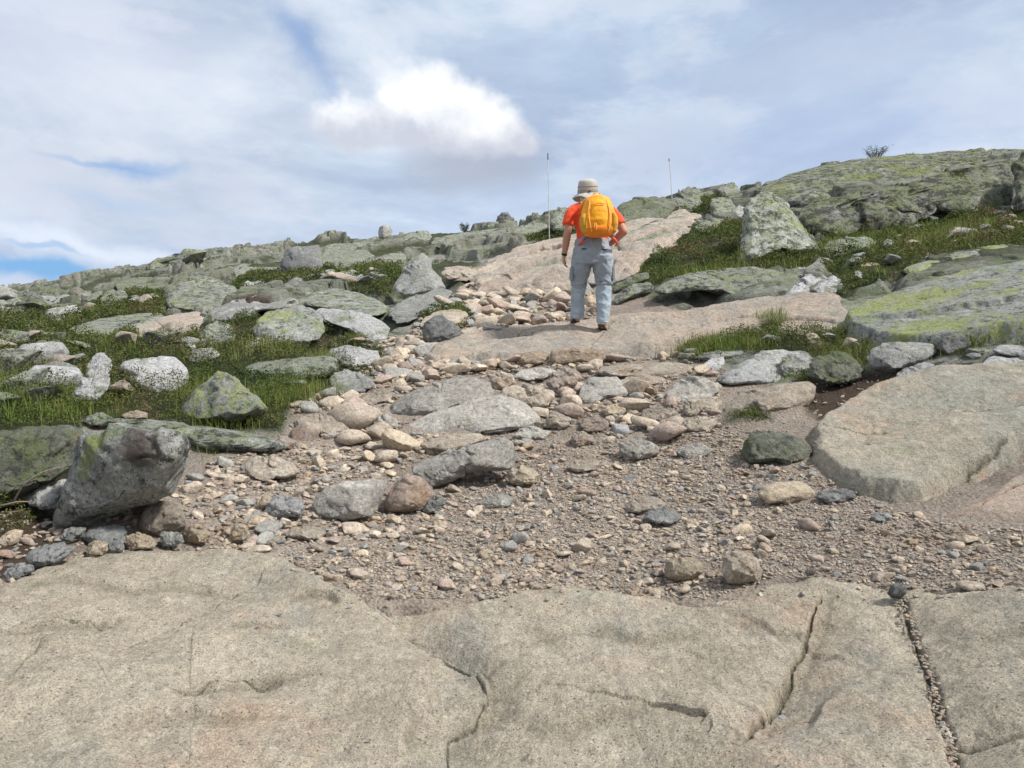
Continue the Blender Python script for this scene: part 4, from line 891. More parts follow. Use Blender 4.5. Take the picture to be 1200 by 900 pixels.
 (S, 'upper pale slab at the right edge over dark soil', 'white', .4, .5, [(1161, 412), (1168, 405), (1180, 403), (1210, 408), (1240, 416), (1220, 422), (1185, 418)], {}),
 (B, 'mossy hummocky boulder left of the dark-crusted boulder', 'dark', .2, .7, [(949, 440), (951, 426), (962, 416), (980, 411), (998, 416), (1009, 428), (1010, 442), (990, 450), (965, 450)], {}),
 (B, 'pale-topped boulder touching the mossy hummocky boulder', 'grey', .25, .6, [(912, 432), (916, 420), (926, 413), (942, 416), (954, 421), (950, 434), (935, 442), (918, 441)], {}),
 (S, 'tilted triangular pale slab above the grass at right of the trodden ledge', 'white', .4, .5, [(950, 340), (962, 331), (976, 323), (985, 328), (990, 340), (978, 345), (960, 344)], {}),
 (S, 'elongated pale slab beside the tilted triangular one', 'white', .5, .5, [(918, 350), (925, 338), (945, 325), (965, 318), (976, 322), (962, 332), (950, 342), (938, 352), (925, 355)], {}),
 (T_, 'white flat stone in the grass below the tall spotted boulder', 'white', .4, .6, [(926, 322), (932, 314), (945, 312), (957, 316), (955, 321), (940, 325)], {}),
 (T_, 'tiny white stone on dark soil right of the flat-topped rock', 'white', .3, .7, [(1082, 302), (1086, 297), (1093, 296), (1097, 301), (1092, 305), (1085, 306)], {}),
 (T_, 'flat pinkish stone in heather above the triangular slab', 'cream', .4, .7, [(1008, 311), (1014, 308), (1028, 308), (1032, 311), (1022, 314), (1011, 314)], {}),
 (B, 'dark boulder left of the grass near the lichen-spotted far slab', 'dark', .2, .6, [(300, 348), (310, 340), (326, 338), (332, 344), (328, 350), (312, 353)], {}),
]
def over_mat():
    m = rock_mat('overhanging_boulder_rock', (.30, .305, .28), (.37, .375, .35), (.48, .485, .46), green=(.22, .26, .15), g_amt=.42, d_amt=.5, r_amt=0)
    return m
M['over'] = over_mat()
M['pinks'] = rock_mat('pink_layer_rock', (.43, .35, .285), (.38, .33, .28), (.54, .48, .42), g_amt=.15, d_amt=.25, r_amt=.3)
M['walk_r'] = rock_mat('ledge_rock', (.36, .29, .22), (.42, .33, .25), (.48, .41, .33), g_amt=.2, d_amt=.3, r_amt=.4)
for (nc, label, mat, lam, tf, pts, kw) in ROCKS:
    rock(nc[0], nc[1], label, mat, lam, tf, pts, **kw)

def marks():
    # the stone's two marks: a brown stain and a yellow-green lichen border, each with its own place on the stone
    V = OVER[0]; qx, qy = to_px(V[:, 0], V[:, 1], V[:, 2]); r = np.linalg.norm(V, axis=1)
    t = M['over'].node_tree; b = [q for q in t.nodes if q.type == 'BSDF_PRINCIPLED'][0]; col = b.inputs['Base Color'].links[0].from_socket
    w = NT.__new__(NT); w.t = t; pos = w.n('ShaderNodeNewGeometry').outputs['Position']
    for (px, py, rad, c, am) in [(148, 520, .085, (.12, .10, .09), .75), (166, 524, .085, (.12, .10, .09), .75), (160, 540, .06, (.12, .10, .09), .7), (100, 528, .07, (.28, .32, .11), .65), (112, 515, .05, (.28, .32, .11), .6), (92, 548, .05, (.26, .30, .11), .6)]:
        k = np.hypot(qx - px, qy - py) < 6; q = V[k][np.argmin(r[k])]
        d = w.n('ShaderNodeVectorMath', operation='DISTANCE'); w.l(pos, d.inputs[0]); d.inputs[1].default_value = tuple(q)
        dd = w.math('ADD', d.outputs['Value'], w.math('MULTIPLY_ADD', w.noise(16, 7, .7, vec=pos), .16, -.08)); col = w.mix(w.rng(dd, rad * .8, rad * 1.15, am, 0), col, c)
    t.links.new(col, b.inputs['Base Color'])
marks()
# ---------------------------------------------------------------- loose stones
def proto(level, seed, flat=.6):
    U, Fc = ICO[level]; V = U.copy(); R = np.random.default_rng(seed)
    for k in range(13):
        n = R.normal(size=3); n /= np.linalg.norm(n); d = R.uniform(.36, .72)
        q = V @ n - d; m = q > 0; V[m] -= q[m, None] * n * .95
    x, y, z = (V * 1.0 + seed * 3.7).T
    V = V * 1.22 * (1 + .10 * fbm(x, y, z, 1.3, 3, 2) + .04 * fbm(x, y, z, 4.5, 3, 3))[:, None]
    V *= [1, R.uniform(.65, .95), flat * R.uniform(.8, 1.15)]
    return V, Fc

def sd_px(px, py, pts):
    return sdist(np.asarray(px, float), np.asarray(py, float), np.array(pts, float))

HB = [(P[:, 0].min(), P[:, 0].max(), P[:, 1].min(), P[:, 1].max(), P) for P, _ in HERO]
def clear_of_heroes(px, py, m):
    """stones do not stand inside a big rock: true distance to each rock's own outline on the hill"""
    ok = np.ones(px.shape, bool)
    for a, b, c, d, P in HB:
        q = (px > a - m) & (px < b + m) & (py > c - m) & (py < d + m) & ok
        if q.any():
            s = sdist(px[q], py[q], P); idx = np.where(q)[0]; ok[idx[s > -m[q] if hasattr(m, '__len__') else s > -m]] = False
    return ok

def scatter_pts(polys, n, rpow=1.0, far=40):
    """random points on the hill inside ground zones; density falls with distance"""
    out = []
    a0 = max(-.72, min(P[:, 0].min() for P in polys)); a1 = min(.72, max(P[:, 0].max() for P in polys))
    l0 = max(math.log(1.5), min(P[:, 1].min() for P in polys)); l1 = min(math.log(far), max(P[:, 1].max() for P in polys))
    got = 0
    while got < n:
        az = rng.uniform(a0, a1, n * 2); l = rng.uniform(l0, l1, n * 2)
        # uniform in (azimuth, ln r) is density 1/r^2; thin to the wanted power
        keep = rng.uniform(size=n * 2) < np.exp((l - l1) * (2 - rpow)) if rpow < 2 else np.ones(n * 2, bool)
        az, l = az[keep], l[keep]
        s = union_sd(az, l, polys)
        m = s > 0; out.append(np.stack([az[m], l[m], s[m]], 1)); got += m.sum()
    o = np.concatenate(out)[:n]
    r = np.exp(o[:, 1]); return r * np.sin(o[:, 0]), r * np.cos(o[:, 0]), o[:, 2]

STONE_M = ['tan', 'cream', 'pinkrock', 'pathgrey', 'blue']
STONE_W = np.array([.37, .25, .21, .15, .02]); STONE_W /= STONE_W.sum()
protos = {m: [proto(3, 11 * i + 100 * k + 3, .62) for i in range(4)] for k, m in enumerate(STONE_M)}
pm = {m: [mesh_np('stone', V, None, Fc) for V, Fc in protos[m]] for m in STONE_M}
for m in STONE_M:
    for me in pm[m]: me.materials.append(M['s_' + m])
COLW = dict(tan='tan', cream='cream-coloured', pinkrock='pinkish brown', pathgrey='grey', blue='slate-grey')

def place_stones(polys, n, smin, smax, group, where, rpow=1.0, seed=0, far=16, minpx=0, margin=.75, kind='stone', right=1.0):
    global rng
    cnt = 0
    x, y, s = scatter_pts(polys, n * 6, rpow, far)
    z = ground_z(x, y)
    px, py = to_px(x, y, z)
    size = smin * (smax / smin) ** rng.beta(1.1, 2.2, len(x))
    mpx = size * F / np.hypot(x, y)
    ok = clear_of_heroes(px, py, mpx * margin)
    # only sparse stones on bare bedrock
    az = np.arctan2(x, y); l = np.log(np.hypot(x, y))
    sl = union_sd(az, l, [q[0] for q in SLABS])
    ok &= (sl < .006) | (rng.uniform(size=len(x)) < .04)
    ok &= (px < 900) | (rng.uniform(size=len(px)) < right)
    used = []
    for i in np.where(ok)[0]:
        if cnt >= n: break
        if any((x[i] - a) ** 2 + (y[i] - b) ** 2 < (.62 * (size[i] + c)) ** 2 for a, b, c in used): continue
        used.append((x[i], y[i], size[i]))
        m = STONE_M[rng.choice(5, p=STONE_W)]
        o = bpy.data.objects.new(kind, pm[m][rng.integers(4)]); COL.objects.link(o)
        k = size[i]; f = rng.uniform(.75, 1.25)
        o.scale = (k * f, k / f, k * rng.uniform(.6, 1.1)); o.rotation_euler = (rng.normal(0, .22), rng.normal(0, .22), rng.uniform(0, 6.28))
        o.location = (x[i], y[i], z[i] + k * .22)
        tag(o, f'loose {COLW[m]} {kind} ' + where, kind, group)
        cnt += 1
    return cnt
UPATH = poly_al([(490, 400), (480, 385), (520, 358), (550, 335), (600, 335), (690, 335), (700, 372), (600, 388), (540, 398)])
MPATH = poly_al([(400, 462), (425, 440), (395, 425), (400, 400), (450, 395), (500, 400), (500, 425), (545, 427), (700, 425), (830, 410), (850, 440), (840, 470), (850, 500), (770, 515), (650, 510), (560, 560), (480, 555), (420, 520), (340, 510), (340, 480)])
LPATH = poly_al([(250, 640), (262, 590), (240, 545), (330, 520), (420, 525), (480, 560), (520, 580), (520, 625), (400, 635), (330, 640)])
GPATH = poly_al([(520, 570), (650, 520), (770, 515), (860, 500), (955, 520), (960, 560), (1040, 594), (1130, 614), (1240, 628), (1240, 705), (860, 716), (430, 724), (330, 680), (330, 650), (520, 625)])
place_stones([MPATH], 130, .09, .24, 'broken rocks in the middle rubble', 'in the rubble band below the trodden ledge', 1.0, kind='rock', margin=.3)
place_stones([UPATH], 60, .11, .26, 'broken rocks on the upper path', 'on the rubble slope left of the walking person', 1.0, kind='rock', margin=.3)
place_stones([UPATH], 50, .06, .12, 'loose stones on the upper path', 'in the rubble left of the walking person, above the trodden ledge', 1.0)
place_stones([MPATH], 125, .045, .10, 'loose stones in the middle rubble', 'in the rubble band below the trodden ledge', 1.0)
place_stones([LPATH], 70, .035, .11, 'loose stones at the left of the path', 'heaped at the left side of the gravel patch', 1.0, kind='cobble')
place_stones([GPATH], 200, .020, .075, 'loose stones on the gravel', 'lying on the fine gravel before the foreground bedrock', 1.0, kind='cobble', right=.35)
place_stones([LEFTRUB], 30, .03, .08, 'loose stones below the overhanging boulder', 'at the rim of the foreground bedrock below the overhanging boulder', 1.0)
# half-buried rocks among the plants
def veg_rocks(poly, n, smin, smax, where, group, seed):
    x, y, s = scatter_pts([poly_al(poly)], n * 8, 1.0, 26); z = terr(x, y); px, py = to_px(x, y, z)
    size = smin * (smax / smin) ** rng.beta(1.1, 2.0, len(x)); r = np.hypot(x, y)
    ok = clear_of_heroes(px, py, size * F / r * .9)
    az = np.arctan2(x, y); l = np.log(r); ok &= union_sd(az, l, [q[0] for q in SLABS]) < -.01
    used = []
    for i in np.where(ok)[0]:
        if len(used) >= n: break
        if any((x[i] - a) ** 2 + (y[i] - b) ** 2 < (.95 * (size[i] + c)) ** 2 for a, b, c in used): continue
        used.append((x[i], y[i], size[i])); m = ['white', 'grey', 'green', 'green', 'tan'][rng.integers(5)]
        if m not in vm: vm[m] = [mesh_np('rock', *(lambda q: (q[0], None, q[1]))(proto(4, 700 + 9 * k + len(vm) * 50, .5))) for k in range(3)]; [me.materials.append(M[m]) for me in vm[m]]
        o = bpy.data.objects.new('rock', vm[m][rng.integers(3)]); COL.objects.link(o); k = size[i]; f = rng.uniform(1, 1.5)
        o.scale = (k * f, k, k * rng.uniform(.8, 1.3)); o.location = (x[i], y[i], z[i] + .25 * k + .04); o.rotation_euler = (rng.normal(0, .2) + .2, rng.normal(0, .2), rng.uniform(-.8, .8))
        tag(o, {'white': 'pale', 'grey': 'grey', 'green': 'green-grey lichened', 'tan': 'tan'}[m] + ' rock half buried ' + where, 'rock', group)
vm = {}
veg_rocks([(0, 500), (0, 400), (90, 380), (280, 395), (440, 400), (420, 450), (320, 480), (200, 490), (100, 490)], 110, .10, .36, 'in the grass and heather of the left slope', 'rocks in the left heath', 1)
veg_rocks([(0, 378), (100, 360), (260, 340), (430, 318), (470, 330), (440, 380), (260, 375), (100, 385)], 80, .14, .5, 'in the plants of the upper left slope', 'rocks on the upper left slope', 2)
veg_rocks([(880, 318), (900, 300), (980, 280), (1190, 262), (1190, 285), (1060, 312), (980, 345)], 20, .08, .24, 'in the grass under the right ridge', 'rocks in the grass under the ridge', 3)
veg_rocks([(800, 420), (850, 400), (930, 378), (1190, 385), (1190, 432), (1000, 450), (900, 440)], 14, .05, .13, 'in the plants above the sloping bedrock', 'rocks in the plants above the sloping bedrock', 4)

# boulders of the far slope
FARP = poly_al([(-200, 392), (0, 378), (60, 372), (150, 362), (260, 350), (300, 322), (400, 315), (440, 300), (560, 300), (560, 285), (450, 284), (340, 300), (300, 306), (220, 318), (150, 328), (80, 342), (0, 357), (-200, 376)])
fm = {m: [mesh_np('boulder', *(lambda q: (q[0], None, q[1]))(proto(4, 500 + 7 * i + 31 * k, .55))) for i in range(3)] for k, m in enumerate(['green', 'grey', 'dark'])}
for m in fm:
    for me in fm[m]: me.materials.append(M[m])
x, y, s = scatter_pts([FARP], 700, 1.2, 47); z = terr(x, y); px, py = to_px(x, y, z)
size = .25 * (1.3 / .25) ** rng.beta(1.0, 3.0, len(x)) * np.clip(np.hypot(x, y) / 20, .7, 1.6)
ok = clear_of_heroes(px, py, size * F / np.hypot(x, y) * .8) & (py > 255); c = 0
for i in np.where(ok)[0][:280]:
    m = ['green', 'dark', 'grey', 'dark', 'green'][rng.integers(5)]
    o = bpy.data.objects.new('boulder', fm[m][rng.integers(3)]); COL.objects.link(o)
    k = size[i]; f = rng.uniform(1.0, 1.6); o.scale = (k * f, k, k * rng.uniform(.6, 1.1)); o.location = (x[i], y[i], z[i] + .1 * k)
    o.rotation_euler = (rng.normal(0, .15), rng.normal(0, .15), rng.normal(0, .5))
    tag(o, {'green': 'green-lichened', 'grey': 'grey', 'dark': 'dark'}[m] + ' boulder scattered on the far slope below the left skyline', 'boulder', 'boulders on the far slope')

# merged small rubble and gravel
def merged(name, label, x, y, z, size, mats, lvl, flat, embed=.15, seed=0):
    """one mesh of many small stones"""
    pr = [proto(lvl, seed + 13 * i, flat) for i in range(8)]
    Vs = []; Fs = []; mi = []; off = 0
    which = rng.integers(0, 8, len(x)); th = rng.uniform(0, 6.283, len(x)); tx = rng.normal(0, .3, len(x))
    for w in range(8):
        q = np.where(which == w)[0]
        V, Fc = pr[w]; n = len(q)
        c, s = np.cos(th[q])[:, None], np.sin(th[q])[:, None]; ct, st = np.cos(tx[q])[:, None], np.sin(tx[q])[:, None]
        vx, vy, vz = V[:, 0][None], V[:, 1][None], V[:, 2][None]
        y1 = vy * ct - vz * st; z1 = vy * st + vz * ct
        X = (vx * c - y1 * s) * size[q, None] + x[q, None]; Y = (vx * s + y1 * c) * size[q, None] + y[q, None]; Z = z1 * size[q, None] + z[q, None] + embed * size[q, None]
        Vs.append(np.stack([X, Y, Z], -1).reshape(-1, 3)); nv = len(V)
        Fs.append((Fc[None] + (np.arange(n) * nv)[:, None, None] + off).reshape(-1, 3)); off += n * nv
        mi.append(np.repeat(rng.choice(len(mats), n, p=STONE_W if len(mats) == 5 else None), len(Fc)))
    me = mesh_np(name, np.concatenate(Vs), None, np.concatenate(Fs))
    for m in mats: me.materials.append(M['s_' + m])
    me.polygons.foreach_set('material_index', np.concatenate(mi).astype(np.int32))
    o = bpy.data.objects.new(name, me); COL.objects.link(o); tag(o, label, name, kind='stuff'); return o
def small(polys, n, smin, smax, rpow, on_slab=.03, margin=.8, far=20):
    x, y, s = scatter_pts(polys, n, rpow, far)
    az = np.arctan2(x, y); l = np.log(np.hypot(x, y))
    sl = union_sd(az, l, [q[0] for q in SLABS])
    ok = (sl < 0.008) | (rng.uniform(size=n) < on_slab)
    x, y = x[ok], y[ok]; z = ground_z(x, y)
    size = smin * (smax / smin) ** rng.beta(1, 2.6, len(x))
    px, py = to_px(x, y, z); ok = clear_of_heroes(px, py, size * 0 + 0.5) & ((px < 900) | (rng.uniform(size=len(px)) < .5) | (size < .014))
    return x[ok], y[ok], z[ok], size[ok]
a = [small([MPATH], 2600, .02, .075, 1), small([UPATH], 1100, .03, .09, 1), small([LPATH], 1300, .014, .05, 1), small([LEFTRUB], 500, .012, .045, 1), small([GPATH], 5000, .009, .045, 1), small(PEAT, 900, .01, .05, 1.2)]
a = [np.concatenate(k) for k in zip(*a)]
merged('rubble', 'small broken stones filling the path between larger rocks', *a, STONE_M, 3, .6, seed=900)
a = [small([GPATH], 19000, .005, .019, 1), small([MPATH, LPATH], 5000, .006, .022, 1), small([PATH], 6500, .005, .020, 1.3, on_slab=.01)]
a = [np.concatenate(k) for k in zip(*a)]
# grit caught in the long crack
CQ = pl([(1048, 690), (1062, 712), (1078, 752), (1092, 800), (1104, 848), (1114, 872), (1118, 905), (1122, 960)]); u_ = rng.uniform(0, len(CQ) - 1, 420)
ca = np.interp(u_, range(len(CQ)), CQ[:, 0]) + rng.normal(0, .003, 420); cl_ = np.interp(u_, range(len(CQ)), CQ[:, 1]); cx_, cy_ = np.exp(cl_) * np.sin(ca), np.exp(cl_) * np.cos(ca)
a = [np.concatenate([p, q]) for p, q in zip(a, (cx_, cy_, ground_z(cx_, cy_), rng.uniform(.003, .010, 420)))]
merged('gravel', 'fine grey-brown gravel on the path before the foreground bedrock', *a, STONE_M, 2, .55, seed=1200)
# a few flakes on the foreground granite
for (px_, py_, k, lab) in [(298, 731, .022, 'small dark flake on the foreground bedrock by a broken lip'), (326, 722, .024, 'larger dark flake right of the small dark flake'), (431, 869, .014, 'tiny round pebble low on the foreground bedrock'),
                     (918, 842, .016, 'small blue-grey pebble lying beside the curved crack'), (409, 713, .018, 'flat pebble where gravel meets the foreground bedrock'),
                     (195, 852, .012, 'tiny dark pebble at the lower left of the foreground bedrock'), (1030, 674, .035, 'flat reddish stone on the edge of the gravel above the long crack'), (1168, 686, .035, 'flat dark stone at the gravel edge near the right side')]:
    t = cast(px_, py_)[0][0]
    for _ in range(4):
        p = ray(px_, py_) * t; gz_ = ground_z(p[0:1], p[1:2])[0]; e_ = p[2] - gz_; t += e_ / (.30 - ray(px_, py_)[2])
    p = ray(px_, py_) * t
    m = STONE_M[3 if k < .03 else 2]
    o = bpy.data.objects.new('pebble', pm['blue' if 'blue' in lab else m][0]); COL.objects.link(o); o.scale = (k, k * .8, k * .45); o.location = (*p[:2], ground_z(p[0:1], p[1:2])[0] + k * .2)
    tag(o, lab, 'pebble')
# ---------------------------------------------------------------- plants
def hero_block(px, py):
    """inside a big rock's body (its outline shrunk), so nothing grows through it"""
    return clear_of_heroes(px, py, np.full(px.shape, -3.0))

def blades(name, label, x, y, z, h, w, lean=.5, tint=None):
    n = len(x); th = rng.uniform(0, 6.283, n); ln = np.abs(rng.normal(.25, .3, n)) * lean
    dx, dy = np.cos(th), np.sin(th); sx, sy = -dy, dx
    # face roughly any way; width direction sideways to the bend
    V = np.zeros((n, 7, 3))
    for k, (f, ww) in enumerate([(0, 1), (.4, .85), (.75, .55)]):
        bx = dx * ln * h * f ** 1.8; by = dy * ln * h * f ** 1.8; bz = h * f * (1 - .25 * ln * f)
        for s, j in ((-1, 0), (1, 1)):
            V[:, 2 * k + j, 0] = x + bx + sx * w * ww * s * .5; V[:, 2 * k + j, 1] = y + by + sy * w * ww * s * .5; V[:, 2 * k + j, 2] = z + bz
    V[:, 6, 0] = x + dx * ln * h; V[:, 6, 1] = y + dy * ln * h; V[:, 6, 2] = z + h * (1 - .28 * ln)
    b = (np.arange(n) * 7)[:, None]
    f4 = np.concatenate([b + np.array([[0, 1, 3, 2]]), b + np.array([[2, 3, 5, 4]])]); f3 = b + np.array([[4, 5, 6]])
    me = mesh_np(name, V.reshape(-1, 3), f4, f3)
    t = rng.uniform(0, 1, n) if tint is None else tint
    attr(me, 'tint', np.repeat(t, 7)); return me

def veg_points(n, polys, rpow, far=24, thr=None):
    x, y, s = scatter_pts(polys, n, rpow, far)
    z = terr(x, y); px, py = to_px(x, y, z)
    ok = hero_block(px, py)
    az = np.arctan2(x, y); l = np.log(np.hypot(x, y)); ok &= union_sd(az, l, [q[0] for q in SLABS]) < -.001
    return x[ok], y[ok], z[ok], px[ok], py[ok]

x, y, z, px, py = veg_points(110000, VEGS, 1.3)
g = fbm(x, y, x * 0, 1.1, 3, 71); r = np.hypot(x, y)
c1, c2, cid_, _, _ = worley(x * 5.5, y * 5.5, 77)
k = ((g + rng.normal(0, .10, len(x))) > .12) & (c1 < .22 + .25 * cid_)
gx, gy, gz, gr = x[k], y[k], z[k], r[k]
h = (.05 + .10 * rng.beta(2, 3, len(gx))) * (1.25 - c1[k]) * (1 + .6 * np.clip(g[k], 0, .6)); w = .0045 * np.clip(gr / 6, .8, 3)
me = blades('grass', '', gx, gy, gz - .01, h, w, 1.2, np.clip(.5 + .9 * fbm(gx, gy, gx * 0, .6, 3, 81) + rng.normal(0, .25, len(gx)), 0, 1))
o = obj('grass', me, M['grass']); tag(o, 'green mountain grass growing between the boulders', 'grass', kind='stuff')

# low heath: mounds of little leaves
def leaves(name, x, y, z, s, up=.5, tint=None):
    n = len(x); N = rng.normal(size=(n, 3)); N[:, 2] = np.abs(N[:, 2]) + up; N /= np.linalg.norm(N, axis=1)[:, None]
    A = np.cross(N, rng.normal(size=(n, 3))); A /= np.linalg.norm(A, axis=1)[:, None]; B = np.cross(N, A)
    P = np.stack([x, y, z], 1); V = np.zeros((n, 4, 3)); s = s[:, None]
    V[:, 0] = P - A * s; V[:, 1] = P + B * s * .45; V[:, 2] = P + A * s; V[:, 3] = P - B * s * .45
    me = mesh_np(name, V.reshape(-1, 3), (np.arange(n) * 4)[:, None] + np.array([[0, 1, 2, 3]]))
    attr(me, 'tint', np.repeat(rng.uniform(0, 1, n) if tint is None else tint, 4)); return me
x, y, z, px, py = veg_points(380000, VEGS, 1.4)
r = np.hypot(x, y); az = np.arctan2(x, y); l = np.log(r)
edge = smooth(0, .02, union_sd(az, l, VEGS))
f1, f2, cid, _, _ = worley(x * 3.2 + .4 * fbm(x, y, x * 0, 3, 2, 5), y * 3.2, 44)
mound = np.clip(1 - f1 * 1.35, 0, 1) ** .6 * (.06 + .20 * cid) * (.35 + .65 * edge)
hz = mound * rng.uniform(.45, 1.05, len(x)) + .005
s = rng.uniform(.006, .012, len(x)) * np.clip(r / 6.5, .9, 2.6)
tint = np.clip(.15 + cid * .5 + .8 * fbm(x, y, x * 0, .8, 3, 91) + rng.normal(0, .16, len(x)), 0, 1)
kk = fbm(x, y, x * 0, 1.6, 3, 95) + rng.normal(0, .1, len(x)) > -.22
x, y, z, hz, s, tint = [q[kk] for q in (x, y, z, hz, s, tint)]
me = leaves('low_shrub_cover', x, y, z + hz, s, .3, tint)
o = obj('low_shrub_cover', me, M['heather']); tag(o, 'dark green crowberry and heather mats between the boulders', 'heath', kind='stuff')

# taller tufts hugging chosen rocks
def tuft_at(px_, py_, rad, n, h):
    t, _ = cast(px_, py_); p = ray(px_, py_) * t[0]; a = rng.normal(0, rad, (n, 2)); return p[0] + a[:, 0], p[1] + a[:, 1], np.full(n, h)
tu = [tuft_at(*q) for q in [(262, 492, .12, 700, .16), (300, 480, .1, 350, .14), (345, 468, .16, 900, .16), (320, 412, .14, 700, .18), (385, 428, .12, 600, .17), (228, 470, .1, 300, .15), (415, 400, .1, 300, .12),
      (540, 372, .10, 500, .12), (825, 412, .16, 900, .16), (870, 405, .16, 500, .14), (905, 380, .1, 300, .14), (985, 425, .12, 350, .13), (60, 450, .2, 700, .16), (30, 480, .2, 700, .18), (110, 470, .12, 300, .14),
      (985, 296, .25, 900, .16), (1080, 290, .4, 1000, .2), (1120, 275, .4, 1000, .22), (1000, 285, .3, 600, .16), (935, 312, .25, 500, .15), (660, 270, .2, 150, .12), (850, 318, .3, 600, .15), (890, 306, .25, 400, .15), (1010, 408, .14, 500, .12), (1090, 408, .14, 500, .12), (1160, 400, .14, 500, .13), (985, 395, .10, 300, .12),
      (790, 322, .2, 350, .15), (420, 318, .5, 700, .16), (380, 325, .5, 700, .15), (505, 345, .15, 350, .12), (1150, 395, .15, 500, .12), (1060, 388, .0001, 1, .1), (855, 322, .2, 300, .15), (925, 440, .1, 200, .1), (875, 490, .06, 200, .05),
      (250, 520, .1, 200, .08), (290, 520, .1, 250, .08), (160, 395, .15, 200, .1), (445, 425, .06, 250, .1)]]
tx, ty, th_ = [np.concatenate(q) for q in zip(*tu)]
tz = terr(tx, ty)
me = blades('grass', '', tx, ty, tz - .01, th_ * rng.uniform(.5, 1.2, len(tx)), .004 * np.clip(np.hypot(tx, ty) / 6, 1, 3), 1.6)
o = obj('tall_grass', me, M['grass']); tag(o, 'longer grass tufts hugging the foot of the rocks', 'grass', kind='stuff')

# birch scrub on the skyline
def bush(px_, py_, wpx, hpx, label, n=26, t=None):
    if t is None: t = cast(px_, py_ + 3)[0][0]
    p = ray(px_, py_) * t; W = wpx * t / F / 2; H = hpx * t / F
    root = bpy.data.objects.new('birch_shrub', None); COL.objects.link(root); root.location = p - np.array([0, 0, .05]); tag(root, label, 'shrub')
    Vs = []; Fs = []; off = 0; lp = []
    for i in range(n):
        a = rng.uniform(0, 6.283); e = np.array([math.cos(a) * W * rng.uniform(.3, 1), math.sin(a) * W * .7 * rng.uniform(.3, 1), H * rng.uniform(.5, 1.05)])
        b = np.array([math.cos(a), math.sin(a), 0]) * W * .25 * rng.uniform(0, 1)
        m = (b + e) / 2 + rng.normal(0, .08, 3) * W
        pts = [b, m, e]
        for u in range(2):
            q0, q1 = pts[u], pts[u + 1]; r0, r1 = .012 * (1 - .4 * u), .012 * (.6 - .4 * u)
            for k in range(4):
                c = np.array([math.cos(k * 1.57), math.sin(k * 1.57), 0]); Vs += [q0 + c * r0, q1 + c * r1]
            for k in range(4): Fs.append([off + 2 * k, off + 2 * ((k + 1) % 4), off + 2 * ((k + 1) % 4) + 1, off + 2 * k + 1])
            off += 8
        for _ in range(26):
            u = rng.uniform(.35, 1.0); q = (b * (1 - u) + e * u) + rng.normal(0, .09, 3) * H; lp.append(q)
    me = mesh_np('branches', np.array(Vs), Fs); obj('branches', me, M['bark'], root)
    lp = np.array(lp); lp[:, 2] = np.maximum(lp[:, 2], .02); obj('foliage', leaves('foliage', lp[:, 0], lp[:, 1], lp[:, 2], rng.uniform(.014, .026, len(lp)) * t / 24, .1), M['birch'], root)
bush(1026, 186, 34, 17, 'small leafy birch shrub on top of the right skyline ridge', 24, 24.5)
bush(545, 271, 16, 11, 'small dark shrub on the left skyline beside a flat rock', 18, 32)
bush(1066, 182, 10, 6, 'tiny shrub sprig on the ridge right of the larger birch shrub', 7, 24.5)

# dead stems at the lower left
def tube(pts, rad, k=6):
    pts = [Vector(p) for p in pts]; V = []; Fc = []
    for i, p in enumerate(pts):
        d = (pts[min(i + 1, len(pts) - 1)] - pts[max(i - 1, 0)]).normalized(); a = d.orthogonal().normalized(); b = d.cross(a)
        for j in range(k):
            an = j * 2 * math.pi / k; q = p + (a * math.cos(an) + b * math.sin(an)) * rad[i]; V.append(q[:])
    for i in range(len(pts) - 1):
        for j in range(k): Fc.append([i * k + j, i * k + (j + 1) % k, (i + 1) * k + (j + 1) % k, (i + 1) * k + j])
    return np.array(V), np.array(Fc)
t0 = cast(45, 590)[0][0] * .93
def stem(pxs, rad, label, t0=t0):
    pts = [ray(a, b) * (t0 + dd) for a, b, dd in pxs]
    # smooth curve
    P = np.array(pts); u = np.linspace(0, len(P) - 1, len(P) * 5); Q = np.stack([np.interp(u, range(len(P)), P[:, i]) for i in range(3)], 1)
    for _ in range(4): Q[1:-1] = (Q[:-2] + 2 * Q[1:-1] + Q[2:]) / 4
    V, Fc = tube(Q, np.linspace(rad, rad * .4, len(Q))); c = Q[0].copy()
    o = obj('dead_branch', mesh_np('dead_branch', V - c, Fc), M['deadwood'], loc=c); tag(o, label, 'branch')
M['deadwood'] = simple('deadwood', (.20, .16, .12), .9, .3, 60)
stem([(17, 586, .0), (26, 570, -.02), (38, 560, -.02), (52, 552, .0), (68, 548, .05), (86, 546, .1)], .0055, 'long curved grey dead branch arching left of the overhanging boulder')
stem([(-12, 596, .05), (6, 592, 0), (20, 588, .0), (34, 588, .02)], .008, 'short thick dead branch lying under heather at the left edge')
stem([(-12, 605, .05), (4, 600, 0), (18, 600, .0), (30, 596, .02)], .004, 'thin dead twig below the short thick dead branch')
stem([(138, 592, .30), (142, 604, .28), (150, 612, .27), (158, 617, .26)], .005, 'reddish thin root hanging below the overhanging boulder', t0)
